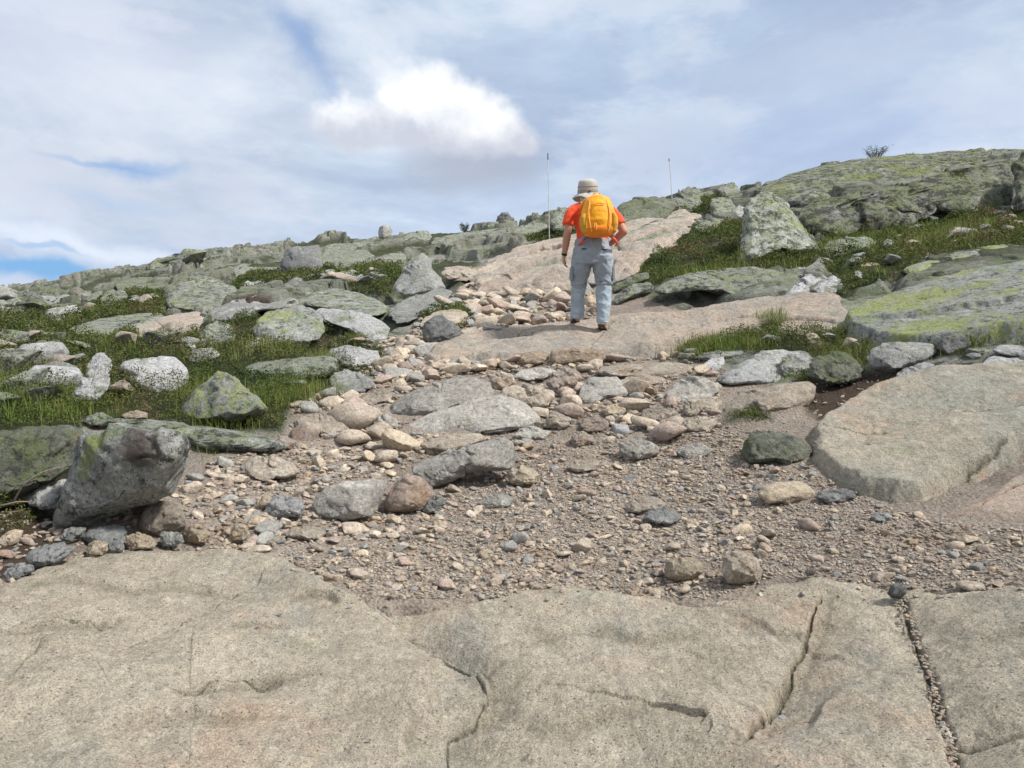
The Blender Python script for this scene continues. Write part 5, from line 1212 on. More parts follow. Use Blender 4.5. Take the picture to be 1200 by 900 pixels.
# ---------------------------------------------------------------- the walking person, seen from behind
def fabric(name, col, rough=.85, wr=.004, var=.12, col2=None, sc=9):
    n = NT(name); n.b.inputs['Specular IOR Level'].default_value = .2
    oc = n.n('ShaderNodeTexCoord').outputs['Object']
    c = n.mix(n.rng(n.noise(sc, 4, .6, vec=oc), .35, .65), col, col2 or tuple(q * (1 - var) for q in col))
    n.b.inputs['Sheen Weight'].default_value = .15
    x = n.n('ShaderNodeBump'); n.l(n.noise(22, 5, .6, vec=oc, dist=1.2), x.inputs['Height']); x.inputs['Distance'].default_value = wr; n.l(x.outputs[0], n.b.inputs['Normal'])
    return n.done(c, rough)
M['skin'] = fabric('skin', (.50, .255, .175), .55, .0006, .10)
M['shirt'] = fabric('orange_red_fabric', (.86, .095, .028), .8, .007, .18)
M['trousers'] = fabric('grey_blue_fabric', (.37, .44, .50), .75, .012, .14)
M['thigh'] = fabric('grey_fabric', (.31, .35, .40), .75, .012, .14)
M['pack'] = fabric('yellow_orange_nylon', (.88, .40, .015), .55, .006, .12, (.80, .30, .01))
M['packlow'] = fabric('deep_orange_nylon', (.78, .22, .012), .6, .005, .15)
M['packtrim'] = fabric('light_orange_trim', (.90, .42, .10), .6, .002, .1)
M['packmesh'] = fabric('ochre_mesh', (.62, .33, .03), .8, .004, .2)
M['hat'] = fabric('beige_fabric', (.47, .45, .41), .9, .004, .12)
M['hatband'] = fabric('grey_band', (.33, .30, .26), .9, .003, .1)
M['shoe'] = fabric('brown_suede', (.30, .24, .17), .9, .003, .2)
M['sole'] = simple('dark_rubber', (.11, .085, .06), .8, .2, 60)
M['solelight'] = simple('pale_midsole', (.50, .46, .40), .8, .15, 60)
M['black'] = simple('black_strap', (.02, .02, .022), .5)
M['belt'] = fabric('red_orange_webbing', (.72, .10, .05), .7, .002)
M['hair'] = fabric('grey_hair', (.16, .13, .11), .8, .004, .3)
M['lilac'] = fabric('grey_back_panel', (.38, .36, .42), .8, .002)

def lobe(pts, k=20, caps=True, wob=0.0, sd=0):
    """closed tube through rings (x, y, z, half width, half depth); rings perpendicular to the run of the limb"""
    P = [np.array(p[:3], float) for p in pts]; V = []; Fc = []
    n = len(P)
    for i in range(n):
        d = P[min(i + 1, n - 1)] - P[max(i - 1, 0)]; d /= np.linalg.norm(d) + 1e-9
        ref = np.array([0, 1., 0]) if abs(d[1]) < .9 else np.array([0, 0, 1.])
        a = np.cross(ref, d); a /= np.linalg.norm(a); b = np.cross(d, a)
        if a[0] < 0: a, b = -a, -b
        for j in range(k):
            an = 2 * math.pi * j / k
            V.append(P[i] + a * math.cos(an) * pts[i][3] + b * math.sin(an) * pts[i][4])
    for i in range(n - 1):
        for j in range(k): Fc.append([i * k + j, i * k + (j + 1) % k, (i + 1) * k + (j + 1) % k, (i + 1) * k + j])
    e = len(V)
    V.append(P[0]); V.append(P[-1])
    for j in range(k):
        Fc.append([e, (j + 1) % k, j]); Fc.append([e + 1, (n - 1) * k + j, (n - 1) * k + (j + 1) % k])
    return V, Fc
def spheroid(c, r):
    U, Fc = ICO[3]; return [np.array(c) + u * np.array(r) for u in U], [list(f) for f in Fc]
def fuse(name, pieces, mat, parent, voxel=.008, smooth_it=4, wrinkle=None):
    import bmesh
    V = []; Fc = []
    for v, f in pieces:
        o = len(V); V += [tuple(q) for q in v]; Fc += [[i + o for i in q] for q in f]
    me = bpy.data.meshes.new(name); me.from_pydata(V, [], Fc)
    bm = bmesh.new(); bm.from_mesh(me)
    bmesh.ops.recalc_face_normals(bm, faces=bm.faces); bm.to_mesh(me); bm.free()
    tmp = bpy.data.objects.new('tmp', me); COL.objects.link(tmp)
    m = tmp.modifiers.new('r', 'REMESH'); m.mode = 'VOXEL'; m.voxel_size = voxel
    if smooth_it:
        s = tmp.modifiers.new('s', 'SMOOTH'); s.factor = .6; s.iterations = smooth_it
    dg = bpy.context.evaluated_depsgraph_get(); dg.update()
    ev = bpy.data.meshes.new_from_object(tmp.evaluated_get(dg))
    bpy.data.objects.remove(tmp); bpy.data.meshes.remove(me)
    ev.name = name
    n = len(ev.vertices); A = np.zeros(n * 3, np.float32); ev.vertices.foreach_get('co', A); A = A.reshape(-1, 3).astype(float)
    if wrinkle:
        N = np.zeros(n * 3, np.float32); ev.vertices.foreach_get('normal', N); N = N.reshape(-1, 3)
        A = A + N * wrinkle(A[:, 0], A[:, 1], A[:, 2])[:, None]
        ev.vertices.foreach_set('co', A.astype(np.float32).ravel())
    ev.polygons.foreach_set('use_smooth', np.ones(len(ev.polygons), bool)); ev.materials.clear()
    ev.update()
    return obj(name, ev, M[mat], parent)

PT = cast(706, 391, lambda x, y: ground_z(x, y))[0][0] if False else None
# stand: right heel at (706, 390) of the ledge
t_ = cast(706, 390)[0][0]
for _ in range(6):
    p_ = ray(706, 390) * t_; t_ += (p_[2] - ground_z(p_[0:1], p_[1:2])[0]) / .35
foot = ray(706, 390) * t_
SCALE = t_ / 9.0
person = bpy.data.objects.new('person', None); COL.objects.link(person)
org = ray(693, 390) * t_; person.location = org; person.scale = (SCALE,) * 3
tag(person, 'person in orange-red shirt, grey hiking trousers and sun hat walking uphill, seen from behind', 'person')
def gz(lx, ly):   # local ground height
    return (ground_z(np.array([org[0] + lx * SCALE]), np.array([org[1] + ly * SCALE]))[0] - org[2]) / SCALE

# feet: the right one planted, the left one on its toes a step ahead
RF = np.array([.13, .02]); LF = np.array([-.13, .34])
zr = gz(.13, .08); zl = gz(-.13, .46)
# --- body
def hand(w, dirv, side, curl):
    """palm, four fingers, thumb; w = wrist"""
    w = np.array(w, float); d = np.array(dirv, float); d /= np.linalg.norm(d)
    out = []
    ac = np.array([0, 1., 0.]) - d * d[1]; ac /= np.linalg.norm(ac)       # across the palm, forward
    nn = np.cross(d, ac) * side                                            # palm faces the thigh
    out.append(lobe([(*(w - d * .01), .022, .026), (*(w + d * .03), .018, .034), (*(w + d * .07), .016, .038), (*(w + d * .095), .013, .036)], 14))
    for i, (off, ln) in enumerate([(.030, .070), (.010, .078), (-.011, .072), (-.030, .058)]):
        b = w + d * .085 + ac * off; q = [b]; a = .18
        for s in (.42, .33, .25):
            a += curl; q.append(q[-1] + (d * math.cos(a) + nn * math.sin(a)) * ln * s)
        out.append(lobe([(*q[0], .0095, .0095), (*q[1], .009, .009), (*q[2], .0082, .0082), (*q[3], .007, .007)], 10))
    b = w + d * .025 + ac * .028; q = [b, b + (d * .75 + ac * .55 + nn * .25) * .035, b + (d * .75 + ac * .45 + nn * .35) * .062, b + (d * .95 + ac * .2 + nn * .35) * .085]
    out.append(lobe([(*q[0], .013, .013), (*q[1], .011, .011), (*q[2], .0095, .0095), (*q[3], .008, .008)], 10))
    return out
LS, LE, LW = (-.235, .05, 1.42), (-.285, .01, 1.14), (-.315, .075, .915)
RS, RE, RW = (.265, .05, 1.40), (.375, -.03, 1.175), (.235, .17, 1.06)
def limb(a, b, r0, r1, n=6, bulge=.0):
    a = np.array(a); b = np.array(b); return [(*(a + (b - a) * i / (n - 1)), (r0 + (r1 - r0) * i / (n - 1)) * (1 + bulge * math.sin(math.pi * i / (n - 1))), (r0 + (r1 - r0) * i / (n - 1)) * (1 + bulge * math.sin(math.pi * i / (n - 1)))) for i in range(n)]
body = [
    lobe([(0, .02, .90, .14, .10), (.0, .02, 1.00, .16, .11), (.01, .03, 1.12, .145, .10), (.01, .05, 1.28, .165, .11), (.01, .06, 1.40, .17, .105), (.0, .07, 1.47, .10, .08)]),
    lobe([(0, .07, 1.44, .065, .065), (-.02, .10, 1.52, .058, .06), (-.03, .13, 1.60, .056, .062)]),
    spheroid((-.03, .165, 1.665), (.078, .098, .108)), spheroid((-.03, .215, 1.60), (.055, .05, .05)),
    spheroid((-.03, .268, 1.655), (.014, .022, .022)), spheroid((-.03, .255, 1.615), (.026, .012, .012)),
    spheroid((-.108, .155, 1.655), (.012, .02, .032)), spheroid((.048, .155, 1.655), (.012, .02, .032)),
    spheroid((-.06, .252, 1.690), (.022, .014, .008)), spheroid((0, .252, 1.690), (.022, .014, .008)),
    spheroid(LS, (.06, .06, .07)), spheroid(RS, (.06, .06, .07)),
    lobe(limb(LS, LE, .055, .044, 7, .05)), lobe(limb(LE, LW, .046, .028, 8, .10)), spheroid(LE, (.044, .044, .05)),
    lobe(limb(RS, RE, .055, .045, 7, .05)), lobe(limb(RE, RW, .046, .030, 8, .10)), spheroid(RE, (.045, .045, .045)),
    # legs, inside the trousers
    lobe([(-.10, .02, .92, .09, .09), (-.11, .10, .70, .072, .075), (-.12, .20, .50, .055, .058), (-.125, .22, .34, .052, .055), (-.13, .24, .22, .04, .042), (-.13, .28, max(zl, 0) + .14, .035, .04)]),
    lobe([(.11, .0, .92, .09, .09), (.12, .02, .70, .075, .078), (.125, .04, .50, .056, .06), (.13, .03, .34, .054, .058), (.13, .03, .16, .038, .042), (.13, .045, .10, .034, .036)]),
    lobe([(-.13, .26, max(zl, 0) + .15, .03, .035), (-.13, .36, zl + .08, .032, .025), (-.13, .44, zl + .05, .032, .02)]),
    lobe([(.13, .045, .09, .03, .03), (.135, .10, zr + .05, .034, .025), (.14, .18, zr + .045, .03, .02)]),
]
# bridge shoulders into the chest
body.append(lobe([(*LS, .055, .055), (-.12, .06, 1.44, .08, .07), (0, .06, 1.45, .09, .08), (.13, .06, 1.43, .08, .07), (*RS, .055, .055)]))
body += hand(LW, np.array([-.06, .10, -1.0]), 1, .35) + hand(RW, np.array([-.75, .45, -.35]), -1, .35)
fuse('body', body, 'skin', person, .006, 3)
# eyes and hair
for s in (-1, 1):
    v, f = spheroid((-.03 + s * .03, .2555, 1.668), (.011, .008, .008)); obj('eye', mesh_np('eye', np.array(v), None, np.array(f)), M['black'], person)
fuse('hair', [spheroid((-.03, .145, 1.675), (.083, .092, .105)), lobe([(-.03, .10, 1.62, .066, .04), (-.03, .095, 1.575, .052, .03), (-.03, .09, 1.555, .03, .02)])], 'hair', person, .008, 2)

# --- shirt
def wr_shirt(x, y, z): return .009 * fbm(x, y, z, 9, 3, 3) + .007 * (ridge(x * 1.0, y, z * .5, 9, 2, 5) - .6)
shirt = [lobe([(.01, .03, 1.035, .190, .135), (.01, .03, 1.12, .185, .130), (.01, .045, 1.28, .200, .135), (.01, .055, 1.38, .215, .130), (.01, .06, 1.44, .19, .115), (0, .065, 1.49, .12, .09), (-.01, .08, 1.525, .075, .07), (-.015, .09, 1.545, .068, .065)], 28),
         lobe([(-.24, .05, 1.43, .062, .062), (-.12, .055, 1.455, .09, .08), (0, .06, 1.46, .10, .085), (.14, .055, 1.44, .09, .08), (.27, .05, 1.41, .062, .062)]),
         lobe([(-.20, .05, 1.44, .07, .075), (-.235, .05, 1.40, .073, .078), (-.262, .035, 1.33, .070, .074), (-.277, .022, 1.255, .070, .073)]),
         lobe([(.22, .05, 1.42, .07, .075), (.265, .05, 1.385, .073, .078), (.31, .02, 1.315, .070, .073), (.34, -.005, 1.255, .068, .071)])]
fuse('shirt', shirt, 'shirt', person, .010, 3, wr_shirt)

# --- trousers: upper legs and lower legs differ in tone at the zip
def wr_tr(x, y, z): return .010 * fbm(x, y, z, 8, 3, 13) + .016 * (ridge(x * .8 + z * .35, y, z * 1.2, 8, 2, 15) - .6) + .006 * np.exp(-((z - .57) / .012) ** 2) - .006 * np.exp(-((z - .555) / .008) ** 2)
zk = .57
fuse('trousers', [lobe([(.008, .03, 1.095, .198, .142), (.008, .03, 1.02, .205, .150), (.01, .02, .95, .228, .158), (.01, .02, .86, .235, .155), (.01, .02, .80, .225, .14)], 28),
     lobe([(-.105, .02, .90, .125, .145), (-.118, .05, .78, .118, .125), (-.135, .11, .66, .103, .112), (-.138, .15, .55, .090, .10)]),
     lobe([(.125, .0, .90, .125, .145), (.132, .01, .78, .120, .125), (.148, .03, .66, .106, .112), (.150, .035, .55, .096, .10)])], 'thigh', person, .010, 3, wr_tr)
tro = [c for c in person.children if c.name == 'trousers'][0]
fuse('lower_leg', [lobe([(-.138, .14, .575, .088, .095), (-.142, .18, .46, .085, .092), (-.143, .21, .34, .082, .090), (-.143, .225, .24, .084, .090), (-.143, .235, .195, .080, .088)])], 'trousers', tro, .008, 2, wr_tr)
fuse('lower_leg', [lobe([(.150, .033, .575, .092, .096), (.148, .04, .46, .090, .094), (.145, .035, .34, .086, .090), (.14, .025, .22, .077, .085), (.132, .02, .14, .070, .075), (.132, .02, .115, .066, .072)])], 'trousers', tro, .008, 2, wr_tr)
def panel(name, mat, parent, c, hx, hy, hz, rot=(0, 0, 0)):
    import bmesh
    bm = bmesh.new(); bmesh.ops.create_cube(bm, size=2); bmesh.ops.scale(bm, vec=(hx, hy, hz), verts=bm.verts)
    bmesh.ops.bevel(bm, geom=bm.edges[:], offset=min(hx, hy, hz) * .7, segments=2, affect='EDGES')
    me = bpy.data.meshes.new(name); bm.to_mesh(me); bm.free(); o = obj(name, me, M[mat], parent, c); o.rotation_euler = rot; return o
panel('pocket_flap', 'black', tro, (-.085, -.125, .960), .045, .006, .006, (0, .05, .05)); panel('pocket_flap', 'black', tro, (.12, -.125, .955), .045, .006, .006, (0, .05, -.05))
panel('cargo_pocket', 'thigh', tro, (-.232, .06, .70), .018, .070, .085, (.08, .06, 0)); panel('cargo_pocket', 'thigh', tro, (.250, .02, .70), .018, .070, .085, (0, -.05, 0))
panel('knee_zip', 'sole', tro, (-.122, .050, .585), .066, .006, .006, (0, .03, 0)); panel('knee_zip', 'sole', tro, (.135, -.062, .588), .060, .004, .004, (0, .04, 0))

# --- shoes
def shoe(cx, cy, cz, pitch, yaw):
    """shoe built flat, toe forward (+y), then tipped about its toe"""
    root = bpy.data.objects.new('shoe', None); COL.objects.link(root); root.parent = person
    up = fuse('upper', [lobe([(0, -.115, .055, .034, .030), (0, -.10, .065, .040, .045), (0, -.04, .065, .043, .045), (0, .04, .055, .046, .036), (0, .11, .045, .046, .026), (0, .155, .038, .032, .016)]),
                        lobe([(0, -.06, .06, .042, .05), (0, -.065, .12, .046, .056)])], 'shoe', root, .007, 2)
    fuse('midsole', [lobe([(0, -.125, .022, .030, .012), (0, -.10, .022, .042, .013), (0, -.03, .022, .038, .012), (0, .06, .022, .050, .012), (0, .13, .024, .042, .011), (0, .165, .028, .022, .009)])], 'solelight', root, .006, 1)
    fuse('sole', [lobe([(0, -.128, .008, .028, .008), (0, -.10, .007, .040, .009), (0, -.03, .009, .034, .006), (0, .06, .007, .050, .009), (0, .13, .010, .042, .008), (0, .168, .015, .020, .007)])], 'sole', root, .005, 1)
    # tip about the toe point (0,.12,0)
    Rm = Matrix.Translation((cx, cy, cz)) @ Matrix.Rotation(yaw, 4, 'Z') @ Matrix.Translation((0, .12, 0)) @ Matrix.Rotation(pitch, 4, 'X') @ Matrix.Translation((0, -.12, 0))
    root.matrix_local = Rm @ Matrix.Diagonal((1.18, 1.1, 1.15, 1))
    return root
shoe(.134, .075, zr - .005, math.radians(-14), math.radians(-12))
shoe(-.142, .335, gz(-.128, .45) - .004, math.radians(-42), math.radians(8))

# --- hat (a thing worn: part of the figure's clothing)
def lathe(prof, k=48, wav=None, c=(0, 0, 0), ell=(1, 1.12)):
    V = []; Fc = []
    for i, (r, z) in enumerate(prof):
        for j in range(k):
            a = 2 * math.pi * j / k; zz = z + (wav(r, a) if wav else 0)
            V.append((c[0] + r * math.cos(a) * ell[0], c[1] + r * math.sin(a) * ell[1], c[2] + zz))
    for i in range(len(prof) - 1):
        for j in range(k): Fc.append([i * k + j, i * k + (j + 1) % k, (i + 1) * k + (j + 1) % k, (i + 1) * k + j])
    return np.array(V), np.array(Fc)
wv = lambda r, a: (r > .10) * ((r - .10) * (.28 * math.sin(2 * a + .5) + .14 * math.sin(5 * a)))
hc = (-.03, .145, 1.655)
hat = bpy.data.objects.new('hat', None); COL.objects.link(hat); hat.parent = person; hat.location = hc; hat.scale = (1.22, 1.15, 1.16); hat.rotation_euler = (math.radians(9), math.radians(-2), 0)
V, Fc = lathe([(.150, -.050), (.146, -.042), (.130, -.026), (.110, -.012), (.099, .004), (.097, .010), (.110, -.007), (.130, -.021), (.148, -.040), (.153, -.052), (.150, -.050)], wav=wv)
obj('brim', mesh_np('brim', V, Fc), M['hat'], hat)
V, Fc = lathe([(.098, .000), (.0975, .05), (.094, .085), (.090, .108), (.083, .126), (.060, .140), (.030, .146), (.0, .147)]); obj('crown', mesh_np('crown', V, Fc), M['hat'], hat)
V, Fc = lathe([(.0995, .004), (.1015, .008), (.1008, .034), (.0985, .040)]); obj('hat_band', mesh_np('hat_band', V, Fc), M['hatband'], hat)
V, Fc = lathe([(.0980, .060), (.0995, .063), (.0990, .070), (.0965, .073)]); obj('hat_band', mesh_np('hat_band', V, Fc), M['hatband'], hat)
fuse('neck_flap', [lobe([(0, -.118, -.020, .085, .010), (0, -.128, -.050, .092, .010), (0, -.130, -.085, .080, .009)], 20)], 'hat', hat, .005, 2)
panel('cord_lock', 'sole', hat, (.004, -.113, .018), .012, .006, .008); V, Fc = tube([(0, -.114, .02), (.003, -.122, -.02), (.006, -.118, -.075)], [.003] * 3); obj('hat_cord', mesh_np('hat_cord', V, Fc), M['sole'], hat)

# --- backpack, worn on the back
pk = bpy.data.objects.new('backpack', None); COL.objects.link(pk); pk.parent = person; pk.location = (.055, -.20, 1.315); pk.scale = (1.1, 1.0, 1.06); pk.rotation_euler = (math.radians(-5), math.radians(-2.5), 0)
def wr_pk(x, y, z): return .004 * fbm(x, y, z, 12, 3, 23) + .006 * (ridge(x, y, z, 7, 2, 25) - .6) - .004 * np.exp(-((np.abs(x) - .118) / .006) ** 2) * (y < -.03)
fuse('pack_body', [lobe([(0, .0, -.222, .10, .05), (0, -.005, -.205, .145, .085), (0, -.01, -.15, .180, .105), (0, -.01, -.05, .190, .110), (0, -.005, .06, .172, .100), (0, 0, .15, .140, .085), (0, .005, .205, .110, .065), (0, .01, .230, .07, .04)], 32)], 'pack', pk, .009, 3, wr_pk)
fuse('bottom_panel', [lobe([(0, -.008, -.228, .09, .045), (0, -.012, -.208, .143, .088), (0, -.016, -.165, .176, .108), (0, -.016, -.130, .182, .110)], 32)], 'packlow', pk, .009, 2)
fuse('front_pocket', [lobe([(0, -.085, -.125, .085, .030), (0, -.092, -.06, .098, .038), (0, -.085, .04, .092, .040), (0, -.07, .12, .075, .035), (0, -.055, .17, .055, .025)], 24)], 'pack', pk, .008, 3, wr_pk)
for s in (-1, 1):
    fuse('side_pocket', [lobe([(s * .135, -.01, -.175, .04, .07), (s * .155, -.02, -.10, .045, .085), (s * .160, -.02, -.03, .040, .085), (s * .152, -.01, .0, .035, .08)], 20)], 'packmesh', pk, .009, 2)
    V, Fc = tube([(s * .085, -.06, .17), (s * .105, -.09, .06), (s * .110, -.118, -.04), (s * .100, -.122, -.12), (s * .085, -.10, -.19)], [.0065] * 5); obj('compression_strap', mesh_np('compression_strap', V, Fc), M['packtrim'], pk)
    V, Fc = tube([(s * .075, .0, .19), (s * .115, .045, .200), (s * .150, .12, .165), (s * .165, .22, .11)], [.020, .022, .022, .020], 8); V[:, 2] += 0; obj('shoulder_strap', mesh_np('shoulder_strap', V, Fc), M['pack'], pk)
    V, Fc = tube([(s * .10, .03, -.200), (s * .165, .07, -.235), (s * .205, .16, -.262), (s * .20, .27, -.262)], [.014, .015, .013, .012], 8); obj('hip_belt', mesh_np('hip_belt', V, Fc), M['belt'], pk)
    panel('back_panel', 'lilac', pk, (s * .145, .055, -.190), .028, .018, .020, (0, s * .4, 0))
V, Fc = tube([(-.045, .005, .228), (-.03, -.004, .258), (.02, -.006, .262), (.038, .005, .230)], [.007] * 4); obj('haul_loop', mesh_np('haul_loop', V, Fc), M['packtrim'], pk)
V, Fc = tube([(-.055, -.128, -.10), (-.060, -.140, -.15), (-.045, -.138, -.185), (-.035, -.130, -.15), (-.042, -.128, -.10)], [.006] * 5); obj('tool_loop', mesh_np('tool_loop', V, Fc), M['packtrim'], pk)
V, Fc = tube([(-.06, -.112, .105), (0, -.124, .118), (.06, -.112, .105)], [.004] * 3); obj('zip', mesh_np('zip', V, Fc), M['packlow'], pk)

# --- wrist band
d_ = np.array(LW) - np.array(LE); d_ /= np.linalg.norm(d_); c_ = np.array(LW) - d_ * .012
V, Fc = lobe([(*(c_ - d_ * .013), .031, .035), (*(c_ - d_ * .010), .034, .038), (*(c_ + d_ * .010), .034, .038), (*(c_ + d_ * .013), .031, .035)])
o = bpy.data.meshes.new('wristwatch'); o.from_pydata([tuple(v) for v in V], [], Fc); obj('wristwatch', o, M['black'], person)
# ---------------------------------------------------------------- marker poles
def pole(px_, ytop, ybase, t, label, lean=0):
    base = ray(px_, ybase) * t; top = ray(px_ + lean, ytop) * t; d = top - base
    V, Fc = tube([(0, 0, -.3), tuple(d * .5), tuple(d)], [.011, .010, .008], 10)
    root = bpy.data.objects.new('marker_pole', None); COL.objects.link(root); root.location = base; tag(root, label, 'marker pole')
    obj('shaft', mesh_np('shaft', V, Fc), M['pole'], root)
    V, Fc = tube([tuple(d * .93), tuple(d * 1.004)], [.016, .014], 10); obj('tip', mesh_np('tip', V, Fc), M['poletip'], root)
M['pole'] = simple('weathered_pole', (.60, .56, .52), .6, .2, 20); M['poletip'] = simple('pole_tip', (.16, .13, .12), .6)
pole(644, 180, 280, cast(644, 281)[0][0], 'tall thin pale marker pole left of the walking person on the skyline', -2)
pole(788, 186, 228, 21.5, 'thin dark marker pole behind the pointed skyline boulder', -4)

# ---------------------------------------------------------------- sky, clouds, sun
SUN_AZ, SUN_EL = math.radians(112), math.radians(50)      # azimuth from +Y towards +X
w = bpy.data.worlds.new('World'); SC.world = w; w.use_nodes = True; t = w.node_tree; t.nodes.clear()
class W(NT):
    def __init__(s): s.t = t
W = W()
out = W.n('ShaderNodeOutputWorld'); bg = W.n('ShaderNodeBackground'); W.l(bg.outputs[0], out.inputs[0]); bg.inputs[1].default_value = .1
sky = W.n('ShaderNodeTexSky', sky_type='NISHITA'); sky.sun_disc = False; sky.sun_elevation = SUN_EL; sky.sun_rotation = SUN_AZ; sky.altitude = 900
tc = W.n('ShaderNodeTexCoord').outputs['Generated']
sp = W.n('ShaderNodeSeparateXYZ'); W.l(tc, sp.inputs[0])
az = W.math('ARCTAN2', sp.outputs[0], sp.outputs[1]); el = W.math('ARCSINE', sp.outputs[2])
# wispy displacement of the cloud layout
nv = W.n('ShaderNodeTexNoise'); W.l(tc, nv.inputs['Vector']); nv.inputs['Scale'].default_value = 4.5; nv.inputs['Detail'].default_value = 6; nv.inputs['Roughness'].default_value = .55
ns = W.n('ShaderNodeSeparateColor'); W.l(nv.outputs['Color'], ns.inputs[0])
daz = W.math('MULTIPLY_ADD', ns.outputs[0], .16, -.08); de = W.math('MULTIPLY_ADD', ns.outputs[1], .12, -.06)
az2 = W.math('ADD', az, daz); el2 = W.math('ADD', el, de)
def dirpx(px, py):
    v = ray(px, py); return math.atan2(v[0], v[1]), math.asin(v[2] / np.linalg.norm(v))
def blob(px, py, wx, wy, rot=0, soft=1.0, det=(0.0, 6, 5), inner=0.0):
    a0, e0 = dirpx(px, py); sa, se = wx / F, wy / F; c, s = math.cos(rot), math.sin(rot)
    u = W.math('SUBTRACT', az2, a0); v = W.math('SUBTRACT', el2, e0)
    u2 = W.math('ADD', W.math('MULTIPLY', u, c / sa), W.math('MULTIPLY', v, s / sa)); v2 = W.math('ADD', W.math('MULTIPLY', u, -s / se), W.math('MULTIPLY', v, c / se))
    d = W.math('SQRT', W.math('ADD', W.math('POWER', u2, 2.0) if False else W.math('MULTIPLY', u2, u2), W.math('MULTIPLY', v2, v2)))
    amp, sc, dt = det
    if amp: d = W.math('ADD', d, W.math('MULTIPLY_ADD', W.noise(sc, dt, .6, vec=tc, off=(px * .01, py * .01, 0)), amp * 2, -amp))
    return W.rng(d, inner, inner + soft, 1, 0)
K = 10.0   # background strength is 0.1
def c3(r, g, b): return tuple(((q / 255.) ** 2.2 if True else 0) * K for q in (r, g, b))
st = W.n('ShaderNodeMapping'); W.l(tc, st.inputs[0]); st.inputs['Scale'].default_value = (1, 1, 2.6)
n1 = W.noise(2.6, 9, .60, vec=st.outputs[0], dist=.4); n2 = W.noise(5.5, 7, .6, vec=st.outputs[0], off=(3, 2, 1)) ; n3 = W.noise(1.2, 4, .5, vec=tc, off=(7, 1, 1))
left = W.rng(az2, -.55, .25, 0, 1)
base = W.mix(left, c3(208, 219, 231), c3(180, 200, 224))
base = W.mix(W.rng(el2, .08, .32, 1, 0), base, c3(196, 212, 234))
cl = W.mix(W.rng(n1, .40, .66, 0, .85), base, c3(158, 175, 203))
cl = W.mix(W.rng(n1, .50, .30, 0, .8), cl, c3(230, 234, 242))
cl = W.mix(W.rng(n2, .46, .62, 0, .5), cl, c3(214, 221, 233))
cl = W.mix(W.math('MULTIPLY', blob(130, 215, 330, 110, 0, 1), .5), cl, c3(180, 188, 206))
cl = W.mix(W.math('MULTIPLY', blob(100, 60, 330, 110, 0, 1), .6), cl, c3(222, 227, 238))
cl = W.mix(W.math('MULTIPLY', blob(1000, 150, 380, 70, 0, 1), .55), cl, c3(168, 184, 216))
cl = W.mix(W.math('MULTIPLY', blob(1000, 60, 300, 60, 0, 1), .5), cl, c3(192, 202, 222))
cl = W.mix(W.math('MULTIPLY', blob(120, 300, 300, 18, -.05, 1), .7), cl, c3(226, 234, 246))
blue = W.mix(W.rng(el, 0, .5), c3(112, 172, 226), c3(92, 138, 206))
blue = W.mix(.22, blue, sky.outputs[0])
def over(c, m, col, k=1.0): return W.mix(W.math('MULTIPLY', m, k) if k != 1 else m, c, col)
cl = over(cl, blob(355, 58, 75, 26, -1.0, 1.0, (.8, 6, 9), .0), blue, .5)
cl = over(cl, blob(395, 125, 40, 14, -1.1, .9, (.35, 9, 6), .2), blue, .35)
cl = over(cl, blob(172, 191, 62, 16, .05, 1.0, (.5, 8, 8), .05), blue, .55)
cl = over(cl, blob(110, 186, 70, 5, .0, .8, (.3, 12, 6), .3), blue, .35)
cl = over(cl, blob(40, 328, 105, 15, -.06, .8, (.45, 10, 8), .3), blue, .95)
cl = over(cl, blob(60, 303, 60, 4, -.05, .7, (.3, 14, 6), .3), blue, .45)
cl = over(cl, blob(150, 238, 110, 16, -.1, 1, (.3, 9, 6)), c3(168, 194, 224), .5)
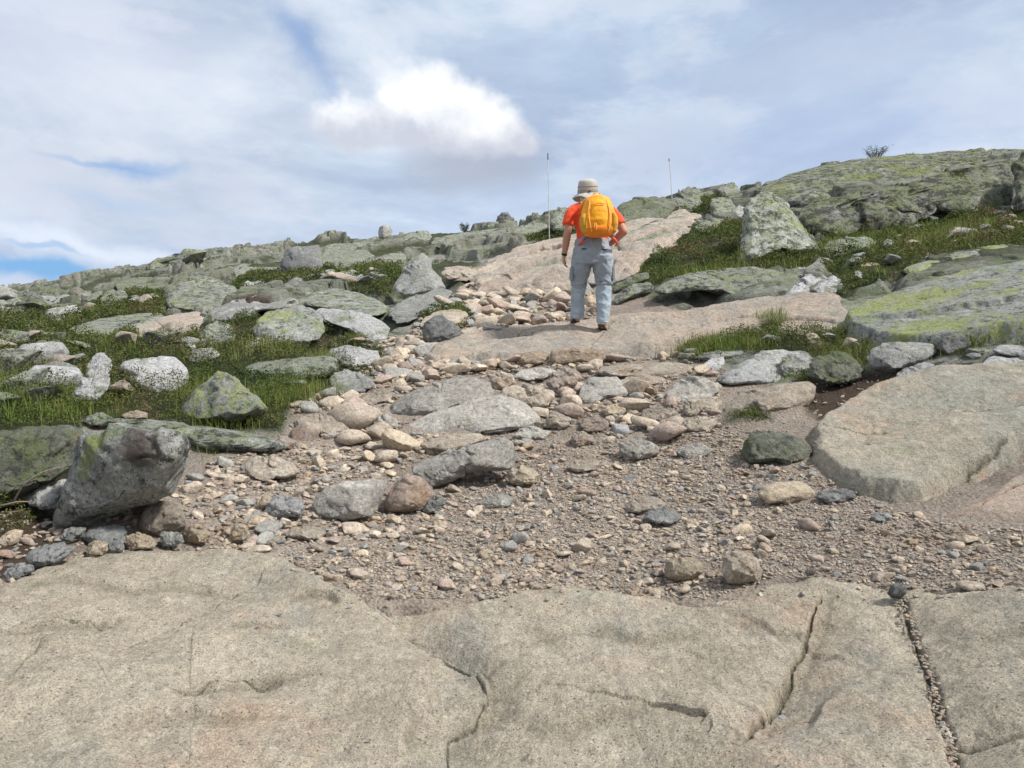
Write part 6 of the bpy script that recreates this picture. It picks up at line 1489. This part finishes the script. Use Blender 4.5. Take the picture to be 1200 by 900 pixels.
# the bright cumulus with its grey belly
cl = over(cl, blob(560, 180, 115, 62, 0, .9, (.25, 8, 6), .15), c3(172, 179, 196), .85)
cl = over(cl, blob(600, 200, 60, 35, 0, 1, (.2, 8, 6)), c3(165, 173, 192), .4)
puff = None
for (a_, b_, r1, r2) in [(495, 118, 62, 46), (462, 112, 34, 34), (545, 132, 48, 38), (588, 146, 50, 32), (420, 140, 70, 32), (610, 160, 26, 18), (510, 150, 95, 26)]:
    q = blob(a_, b_, r1 * 1.1, r2 * 1.15, 0, .5, (.5, 12, 12), .48)
    puff = q if puff is None else W.math('MAXIMUM', puff, q)
shade = W.noise(11, 8, .6, vec=tc, off=(4, 4, 4))
e1_, e2_ = dirpx(500, 172)[1], dirpx(500, 105)[1]
lit_ = W.math('ADD', el, W.math('MULTIPLY_ADD', shade, .16, -.08))
white = W.mix(W.rng(lit_, e1_, e2_), c3(196, 201, 214), c3(250, 251, 253))
cl = over(cl, puff, white, .92)
# the cloud deck overhead, beyond the top of the picture, is brighter
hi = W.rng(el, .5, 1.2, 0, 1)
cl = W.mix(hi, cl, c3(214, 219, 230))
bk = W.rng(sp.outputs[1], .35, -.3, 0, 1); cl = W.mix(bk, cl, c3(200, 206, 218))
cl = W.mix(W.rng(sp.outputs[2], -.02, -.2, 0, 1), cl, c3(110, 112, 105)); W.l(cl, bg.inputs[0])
L = bpy.data.lights.new('sun', 'SUN'); L.energy = 4.5; L.angle = math.radians(6); L.color = (1, .955, .89)
lo = bpy.data.objects.new('sun', L); COL.objects.link(lo)
d = Vector((math.sin(SUN_AZ) * math.cos(SUN_EL), math.cos(SUN_AZ) * math.cos(SUN_EL), math.sin(SUN_EL)))
lo.rotation_euler = d.to_track_quat('Z', 'Y').to_euler()

# ---------------------------------------------------------------- camera
cam = bpy.data.cameras.new('camera'); cam.sensor_width = 36; cam.lens = 36 * F / 1200; cam.clip_start = .05; cam.clip_end = 9000
co = bpy.data.objects.new('camera', cam); COL.objects.link(co); co.rotation_euler = (math.pi / 2 - PH, 0, 0); SC.camera = co
vs = SC.view_settings; vs.view_transform = 'Standard'; vs.look = 'None'; vs.gamma = 1; vs.exposure = 0.18; vs.use_curve_mapping = False
SC.cycles.use_denoising = True
SC.cycles.max_bounces = 5
